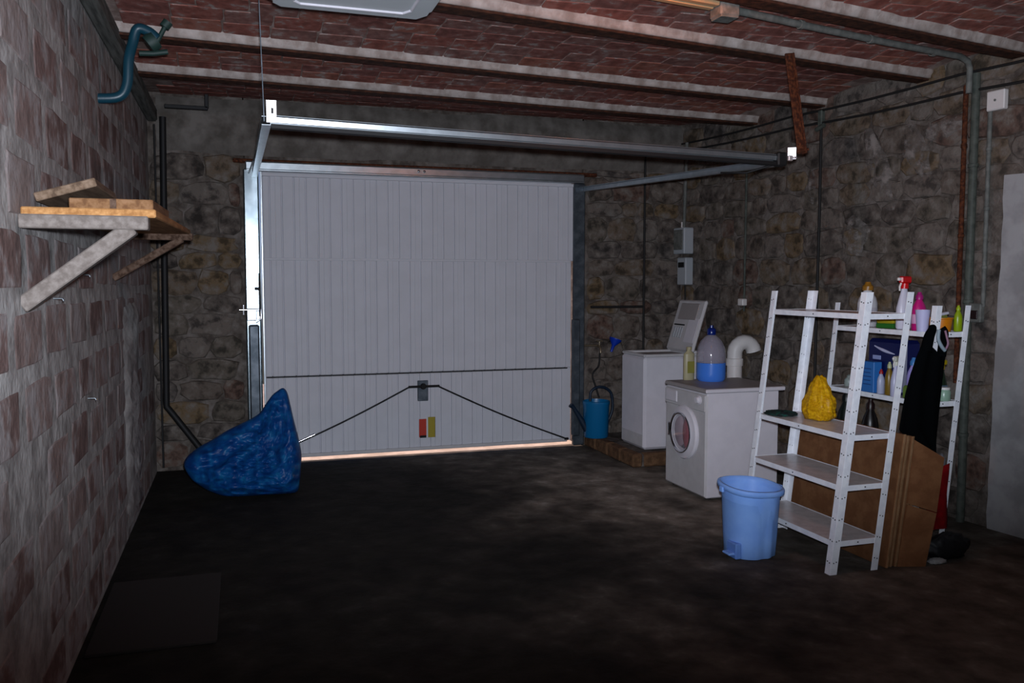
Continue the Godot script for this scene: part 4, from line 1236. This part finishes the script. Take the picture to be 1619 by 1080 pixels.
	var xl := [-0.060, -0.080, -0.100, -0.135, -0.165, -0.185, -0.20, -0.12, -0.03, 0.01]
	var xr := [0.100, 0.100, 0.098, 0.090, 0.082, 0.074, 0.066, 0.060, 0.054, 0.048]
	for i in ys.size():
		var row := []
		for k in 32:
			var a := TAU * k / 32.0
			var cx: float = (xl[i] + xr[i]) * 0.5
			var hw: float = (xr[i] - xl[i]) * 0.5
			var dip: float = -0.07 * exp(-pow((cx + hw * cos(a) - 0.05) / 0.03, 2.0)) * maxf(0.0, 1.0 - i / 2.0)
			row.append(Vector3(cx + hw * cos(a), ys[i] + dip, (0.018 + 0.012 * sin(a * 6.0 + i * 0.5)) * sin(a)))
		rows.append(row)
	st = mb()
	grid(st, rows, true, true, false)
	for k in 32:
		tri(st, rows[-1][k], Vector3(0.028, -0.765, 0), rows[-1][(k + 1) % 32])
	tube(st, curve([Vector3(-0.035, -0.13, 0), Vector3(-0.015, -0.05, 0.0), Vector3(0.005, -0.01, 0), Vector3(0.012, 0.01, -0.01)], 5), [0.034, 0.032, 0.030, 0.030, 0.029, 0.028, 0.027, 0.026, 0.025, 0.024, 0.023, 0.022, 0.021, 0.02, 0.018, 0.015], 12)
	tube(st, curve([Vector3(0.074, -0.16, 0), Vector3(0.084, -0.08, 0.0), Vector3(0.086, -0.03, 0), Vector3(0.076, -0.005, -0.01)], 5), 0.025, 12)
	var cm := plain(Color(0.03, 0.035, 0.042), 1.0)
	cm.metallic_specular = 0.1
	part("cloth", st, cm, gm)
	part("strap", tube(mb(), curve([Vector3(0.022, -0.01, 0.03), Vector3(0.014, -0.06, 0.036), Vector3(0.035, -0.10, 0.038), Vector3(0.062, -0.125, 0.036)], 5), 0.010, 8), plain(Color(0.56, 0.62, 0.66), 0.6), gm, "pale grey strap")
	part("strap", tube(mb(), curve([Vector3(0.062, -0.125, 0.036), Vector3(0.082, -0.09, 0.036), Vector3(0.074, -0.05, 0.034), Vector3(0.066, -0.015, 0.03)], 5), 0.006, 8), plain(Color(0.56, 0.42, 0.50), 0.6), gm, "dull pink strap")

	# flattened cartons leaning between the two units
	var cb := thing("cardboard_box", "tall flattened brown cardboard box leaning between the two shelving units", "cardboard box", Vector3(3.42, 0.0, -4.1))
	var o := -cb.position
	var lean := Basis(Vector3(1, 0, 0), Vector3(0.13, 1, 0), Vector3(0, 0, 1))
	for s in [[3.325, 0.73, 0.95], [3.358, 0.72, 0.93], [3.388, 0.715, 0.94], [3.418, 0.68, 0.925], [3.448, 0.65, 0.92]]:
		part("panel", box(mb(), o + Vector3(s[0] + 0.065 * s[1], s[1] * 0.5, -4.19), Vector3(0.012, s[1], s[2]), 0.002, lean), M.card, cb)
		part("edge", box(mb(), o + Vector3(s[0] + 0.065 * s[1] + 0.003, s[1] * 0.5, -4.19 + s[2] * 0.5), Vector3(0.014, s[1], 0.010), 0.002, lean), M.card_edge, cb, "pale corrugated edge")
	# the near panel, creased across the middle: upper and lower flap
	for s in [[0.0, 0.345, 0.0], [0.35, 0.345, 0.01]]:
		st = mb()
		var ya: float = s[0]
		var yb2: float = s[0] + s[1]
		var e := func(yy: float, q: float) -> Vector3: return o + Vector3(3.40 + 0.13 * yy + q * (0.148 + 0.02 * yy), yy - q * 0.10 * (yy / 0.7), -3.715 + q * 0.045 + (0.012 if yy > 0.3 and yy < 0.4 else 0.0))
		var f := [e.call(ya, 0.0), e.call(ya, 1.0), e.call(yb2, 1.0), e.call(yb2, 0.0)]
		var bk := []
		for p in f: bk.append(p + Vector3(0, 0, -0.012))
		quad(st, f[0], f[1], f[2], f[3])
		quad(st, bk[3], bk[2], bk[1], bk[0])
		for k in 4: quad(st, f[(k + 1) % 4], f[k], bk[k], bk[(k + 1) % 4])
		part("flap", st, M.card, cb)

# ---------------------------------------------------------------- pipes, cables, lamps and fittings
func build_services() -> void:
	var st: SurfaceTool
	# ceiling light
	var cl := thing("ceiling_light", "square white plastic ceiling light cover with a raised inner border, unlit", "ceiling light", Vector3(0.50, 2.90, -3.63))
	var poly := [Vector2(-0.32, -0.33), Vector2(0.32, -0.33), Vector2(0.36, -0.26), Vector2(0.36, 0.33), Vector2(-0.36, 0.33), Vector2(-0.36, -0.28)]
	var poly2 := []
	var poly3 := []
	for p in poly:
		poly2.append(p * 0.93)
		poly3.append(p * 0.70)
	var X := Transform3D(Basis(Vector3.RIGHT, Vector3(0, 0, 1), Vector3.DOWN), Vector3(0, -0.05, 0))
	part("tray", prism(mb(), poly, 0.075, X), M.lightcover, cl)
	part("cover", prism(mb(), poly2, 0.025, X.translated(Vector3(0, -0.075, 0))), M.lightcover, cl)
	st = mb()
	for i in poly3.size():
		var a: Vector2 = poly3[i]
		var b: Vector2 = poly3[(i + 1) % poly3.size()]
		bar(st, Vector3(a.x, -0.152, a.y), Vector3(b.x, -0.152, b.y), 0.012, 0.012, 0.003)
	part("border", st, M.white, cl)
	for sx in [-0.25, 0.25]: part("hanger", tube(mb(), [Vector3(sx, -0.06, 0.0), Vector3(sx, 0.10, 0.0)], 0.008, 8), M.iron, cl)

	# bare warm bulb beside beam and trunking
	var lp := thing("light_bulb", "bare warm glowing light bulb in a holder under the ceiling beam", "light bulb", Vector3(2.03, 2.945, -3.505))
	part("holder", lathe(mb(), [[0, 0.03], [0.03, 0.03], [0.03, 0.0], [0.022, -0.02], [0.020, -0.035], [0, -0.035]], Transform3D(Basis(Vector3.RIGHT, 0.0), Vector3.ZERO), 18), M.pvc, lp)
	var em := plain(Color(1.0, 0.75, 0.4), 0.4)
	em.emission_enabled = true
	em.emission = Color(1.0, 0.55, 0.18)
	em.emission_energy_multiplier = 1.5
	part("bulb", lathe(mb(), [[0.016, -0.03], [0.018, -0.04], [0.030, -0.065], [0.032, -0.08], [0.025, -0.10], [0, -0.108]], Transform3D.IDENTITY, 20), em, lp)
	var gl := OmniLight3D.new()
	gl.name = "bulb_light"
	gl.light_color = Color(1.0, 0.52, 0.18)
	gl.light_energy = 0.22
	gl.light_size = 0.03
	gl.omni_range = 12.0
	gl.omni_attenuation = 2.0
	gl.shadow_enabled = true
	lp.add_child(gl)
	gl.position = Vector3(0, -0.075, 0.0)
	# trunking, junction box and conduit along the ceiling
	var tr := thing("cable_trunking", "beige double cable trunking under the ceiling lit by the bulb", "trunking", Vector3(1.7, 2.92, -3.77))
	for k in 2:
		part("duct", bar(mb(), Vector3(-0.75, 0.012 - 0.0 * k, 0.175 - 0.055 * k + 0.0), Vector3(0.58, 0.012, -0.03 - 0.055 * k), 0.042, 0.045, 0.006), plain(Color(0.62, 0.55, 0.42), 0.6), tr)
	var jb := thing("junction_box", "grey square junction box at the end of the ceiling trunking", "junction box", Vector3(2.345, 2.90, -3.84))
	part("case", box(mb(), Vector3(0, 0.01, 0), Vector3(0.11, 0.085, 0.11), 0.008), M.pipe, jb)
	part("cover", box(mb(), Vector3(0, -0.034, 0), Vector3(0.10, 0.008, 0.10), 0.003), M.pipe, jb)
	var cd := thing("conduit", "grey conduit running along the ceiling from junction box down onto the right wall", "conduit", Vector3(2.4, 2.93, -3.88))
	part("tube", tube(mb(), [Vector3(0, 0, 0), Vector3(0.6, 0, -0.13), Vector3(1.2, 0, -0.25), Vector3(1.83, 0.0, -0.36), Vector3(1.93, -0.01, -0.40), Vector3(1.965, -0.05, -0.415), Vector3(1.97, -0.20, -0.42)], 0.019, 12), M.pipe, cd)
	st = mb()
	for k in 3:
		lathe(st, [[0.024, -0.012], [0.024, 0.012], [0.019, 0.013]], Transform3D(Basis(Vector3.BACK, PI / 2) * Basis(Vector3.RIGHT, 0.2), Vector3(0.5 + k * 0.55, 0, -0.108 - k * 0.115)), 12)
	small("clips", st, M.pipe, cd)
	# teal pipe bend and valve at the left end of the ceiling
	var tl := thing("pipe_bend", "dark teal pipe bend with a valve below the ceiling at the left wall", "pipe", Vector3(-0.50, 2.75, -4.95))
	part("pipe", tube(mb(), curve([Vector3(-0.19, -0.25, 0.02), Vector3(-0.075, -0.235, 0.02), Vector3(-0.032, -0.17, 0.02), Vector3(-0.02, -0.04, 0.02), Vector3(0.0, 0.05, 0.0), Vector3(0.025, 0.125, 0.0), Vector3(0.08, 0.115, 0.0), Vector3(0.12, 0.08, 0)], 6), 0.026, 16), M.teal, tl)
	st = mb()
	lathe(st, [[0, -0.02], [0.045, -0.02], [0.05, 0.0], [0.045, 0.03], [0, 0.03]], Transform3D(Basis(Vector3.BACK, -0.9), Vector3(0.09, 0.06, 0)), 18)
	tube(st, [Vector3(0.03, 0.0, 0), Vector3(0.10, 0.005, 0), Vector3(0.17, 0.02, 0)], 0.014, 10)
	part("valve", st, M.green_dark, tl)
	st = mb()
	tube(st, [Vector3(0.12, 0.07, 0.0), Vector3(0.165, 0.16, 0.0)], 0.012, 10)
	tube(st, [Vector3(0.155, 0.145, 0.0), Vector3(0.175, 0.175, 0.0)], 0.026, 12)
	part("valve_lever", st, M.green_dark, tl)
	var ib := thing("iron_bracket", "black iron bracket in the far left ceiling corner above the lintel", "bracket", Vector3(-0.32, 2.90, -7.25))
	st = mb()
	bar(st, Vector3(-0.2, 0.02, 0.0), Vector3(0.12, 0.02, 0), 0.03, 0.03, 0.004)
	bar(st, Vector3(0.11, 0.02, 0), Vector3(0.11, 0.13, 0), 0.03, 0.03, 0.004)
	part("iron", st, M.iron, ib)
	# pipe down the far left corner
	var lpz := BACK + 0.115
	var lpipe := thing("corner_pipe", "dark pipe running down the far left corner, bending towards the blue sack", "pipe", Vector3(-0.575, 0.0, lpz))
	part("pipe", tube(mb(), [Vector3(0.03, 2.86, 0), Vector3(0.0, 0.60, 0), Vector3(0.0, 0.55, 0), Vector3(0.05, 0.48, 0.0), Vector3(0.33, 0.08, 0.02)], 0.026, 12), M.iron, lpipe)
	part("cable", tube(mb(), [Vector3(-0.035, 2.8, 0.0), Vector3(-0.035, 0.05, 0.0)], 0.008, 8), M.cable, lpipe)
	# thin pipe on the back wall right of the door
	var bp := thing("wall_pipe", "thin dark vertical pipe on the back wall right of the door", "pipe", Vector3(3.71, 0.9, BACK + 0.055))
	part("pipe", tube(mb(), [Vector3(0, 0.0, 0), Vector3(0, 1.88, 0)], 0.011, 10), M.cable, bp)
	st = mb()
	tube(st, [Vector3(-0.55, 0.42, 0), Vector3(0, 0.42, 0)], 0.012, 8)
	part("branch", st, M.cable, bp)

	var on := func(s: float, y: float, out := 0.03) -> Vector3: return Vector3(right_x(BACK), y, BACK) + RDIR * s + RNOR * out
	# meter boxes
	var mx := thing("meter_box", "grey meter box, upper of two boxes on the right wall near the far corner", "electric box", on.call(0.13, 1.95, 0.03))
	part("case", box(mb(), RNOR * 0.05, Vector3(0.11, 0.25, 0.18), 0.008, Basis(-RNOR, Vector3.UP, RDIR)), M.plastic_grey, mx)
	part("cover", box(mb(), RNOR * 0.11 + Vector3.UP * 0.01, Vector3(0.012, 0.19, 0.14), 0.004, Basis(-RNOR, Vector3.UP, RDIR)), M.pipe, mx)
	part("gland", tube(mb(), [RNOR * 0.06 + Vector3.UP * 0.12, RNOR * 0.06 + Vector3.UP * 0.18], 0.018, 10), M.pvc, mx)
	var my := thing("meter_box", "narrow grey fuse box, lower of two boxes on the right wall near the far corner", "electric box", on.call(0.15, 1.66, 0.03))
	part("case", box(mb(), RNOR * 0.04, Vector3(0.09, 0.26, 0.14), 0.008, Basis(-RNOR, Vector3.UP, RDIR)), M.plastic_grey, my)
	part("switches", box(mb(), RNOR * 0.088 + Vector3.UP * 0.06, Vector3(0.012, 0.05, 0.09), 0.003, Basis(-RNOR, Vector3.UP, RDIR)), M.black, my)
	part("cord", tube(mb(), [RNOR * 0.05 + Vector3(0, -0.10, 0.02), RNOR * 0.05 + Vector3(0, -0.42, 0.03)], 0.008, 8), M.cable, my)
	var mc := thing("conduit", "grey conduit rising from the meter box to the ceiling at the far corner", "conduit", on.call(0.15, 2.08, 0.04))
	part("tube", tube(mb(), [RNOR * 0.05, RNOR * 0.03 + Vector3.UP * 0.8], 0.016, 10), M.pipe, mc)
	var tc := thing("conduit", "thin grey conduit on the right wall between the meter boxes and mid-wall cable", "conduit", on.call(0.98, 1.30, 0.03))
	part("tube", tube(mb(), [Vector3(0, 0.0, 0), Vector3(0, 1.2, 0)], 0.010, 8), M.pipe_green, tc)
	part("outlet", box(mb(), RNOR * 0.02 + Vector3(0, 0.08, 0), Vector3(0.05, 0.06, 0.07), 0.006, Basis(-RNOR, Vector3.UP, RDIR)), M.pvc, tc)
	# mid-wall cable with its junction
	var jc := thing("wall_cable", "dark cable hanging down the middle of the right wall from a green clamp", "cable", on.call(1.87, 2.75, 0.045))
	part("cable", tube(mb(), [Vector3(0, 0.05, 0), Vector3(0.004, -0.6, 0), Vector3(0, -1.25, 0), Vector3(-0.003, -2.3, 0)], 0.011, 8), M.cable, jc)
	st = mb()
	box(st, Vector3(0, 0.06, 0), Vector3(0.04, 0.13, 0.045), 0.008, Basis(-RNOR, Vector3.UP, RDIR))
	tube(st, [Vector3(-0.02, -0.02, -0.03), Vector3(-0.02, 0.0, 0.06)], 0.018, 8)
	part("clamp", st, M.pipe_green, jc)
	# long cables slung along the right wall
	for s in [["upper black cable slung along the right wall just below the ceiling beams", 2.885, 2.875, 1.0], ["lower black cable slung along the right wall", 2.82, 2.735, 0.0]]:
		var cb := thing("wall_cable", s[0], "cable", on.call(0.02, s[1], 0.05))
		var q := []
		for i in 13:
			var t := i / 12.0
			q.append(RDIR * (4.6 * t) + Vector3(0, (s[2] - s[1]) * t - 0.015 * absf(sin(t * PI * 3.0)), 0))
		part("cable", tube(mb(), q, 0.009, 8), M.cable, cb)
	# vertical pipes near the plaster
	var specs := [["thick greenish pipe running floor to ceiling beside the white plaster", 3.20, 0.0, 2.86, 0.026, M.pipe_green, "pipe"],
		["rusty pipe just left of the thick greenish pipe", 3.13, 0.9, 2.80, 0.016, M.rust, "pipe"],
		["grey conduit from the white junction box down to the dark switch", 3.305, 1.40, 2.62, 0.014, M.pipe, "conduit"]]
	for s in specs:
		var vp := thing("wall_pipe" if s[6] == "pipe" else "conduit", s[0], s[6], on.call(s[1], s[2], 0.05))
		part("tube", tube(mb(), [Vector3.ZERO, Vector3(0, (s[3] - s[2]) * 0.5, 0), Vector3(0, s[3] - s[2], 0)], s[4], 12), s[5], vp)
		st = mb()
		for k in 3:
			lathe(st, [[s[4], -0.012], [s[4] * 1.25, -0.01], [s[4] * 1.25, 0.01], [s[4], 0.012]], Transform3D(Basis.IDENTITY, Vector3(0, (s[3] - s[2]) * (0.2 + 0.3 * k), 0)), 12)
		small("clips", st, s[5], vp)
	var wj := thing("junction_box", "square white junction box high on the right wall above the plaster", "junction box", on.call(3.35, 2.665, 0.03))
	part("case", box(mb(), RNOR * 0.02, Vector3(0.04, 0.12, 0.12), 0.006, Basis(-RNOR, Vector3.UP, RDIR)), M.pvc, wj)
	part("screw", lathe(mb(), [[0, 0], [0.008, 0], [0.008, 0.004], [0, 0.005]], Transform3D(Basis(Vector3.BACK, PI / 2), RNOR * 0.04), 10), M.pipe, wj)
	var sw := thing("switch", "grey wall switch with a dark red-black button beside the white plaster", "switch", on.call(3.27, 1.36, 0.04))
	part("plate", box(mb(), RNOR * 0.02, Vector3(0.04, 0.12, 0.085), 0.006, Basis(-RNOR, Vector3.UP, RDIR)), M.pipe, sw)
	part("button", box(mb(), RNOR * 0.042 + Vector3.DOWN * 0.012, Vector3(0.012, 0.055, 0.05), 0.004, Basis(-RNOR, Vector3.UP, RDIR)), plain(Color(0.10, 0.02, 0.025), 0.5), sw)
	# dark sheet of board on the floor by the left wall
	var fm := thing("floor_board", "dark brown sheet of board lying on the floor by the left wall", "board", Vector3(-0.38, 0.0, -4.25))
	part("sheet", box(mb(), Vector3(0, 0.008, 0), Vector3(0.52, 0.016, 0.90), 0.003), plain(Color(0.10, 0.065, 0.05), 0.9), fm)
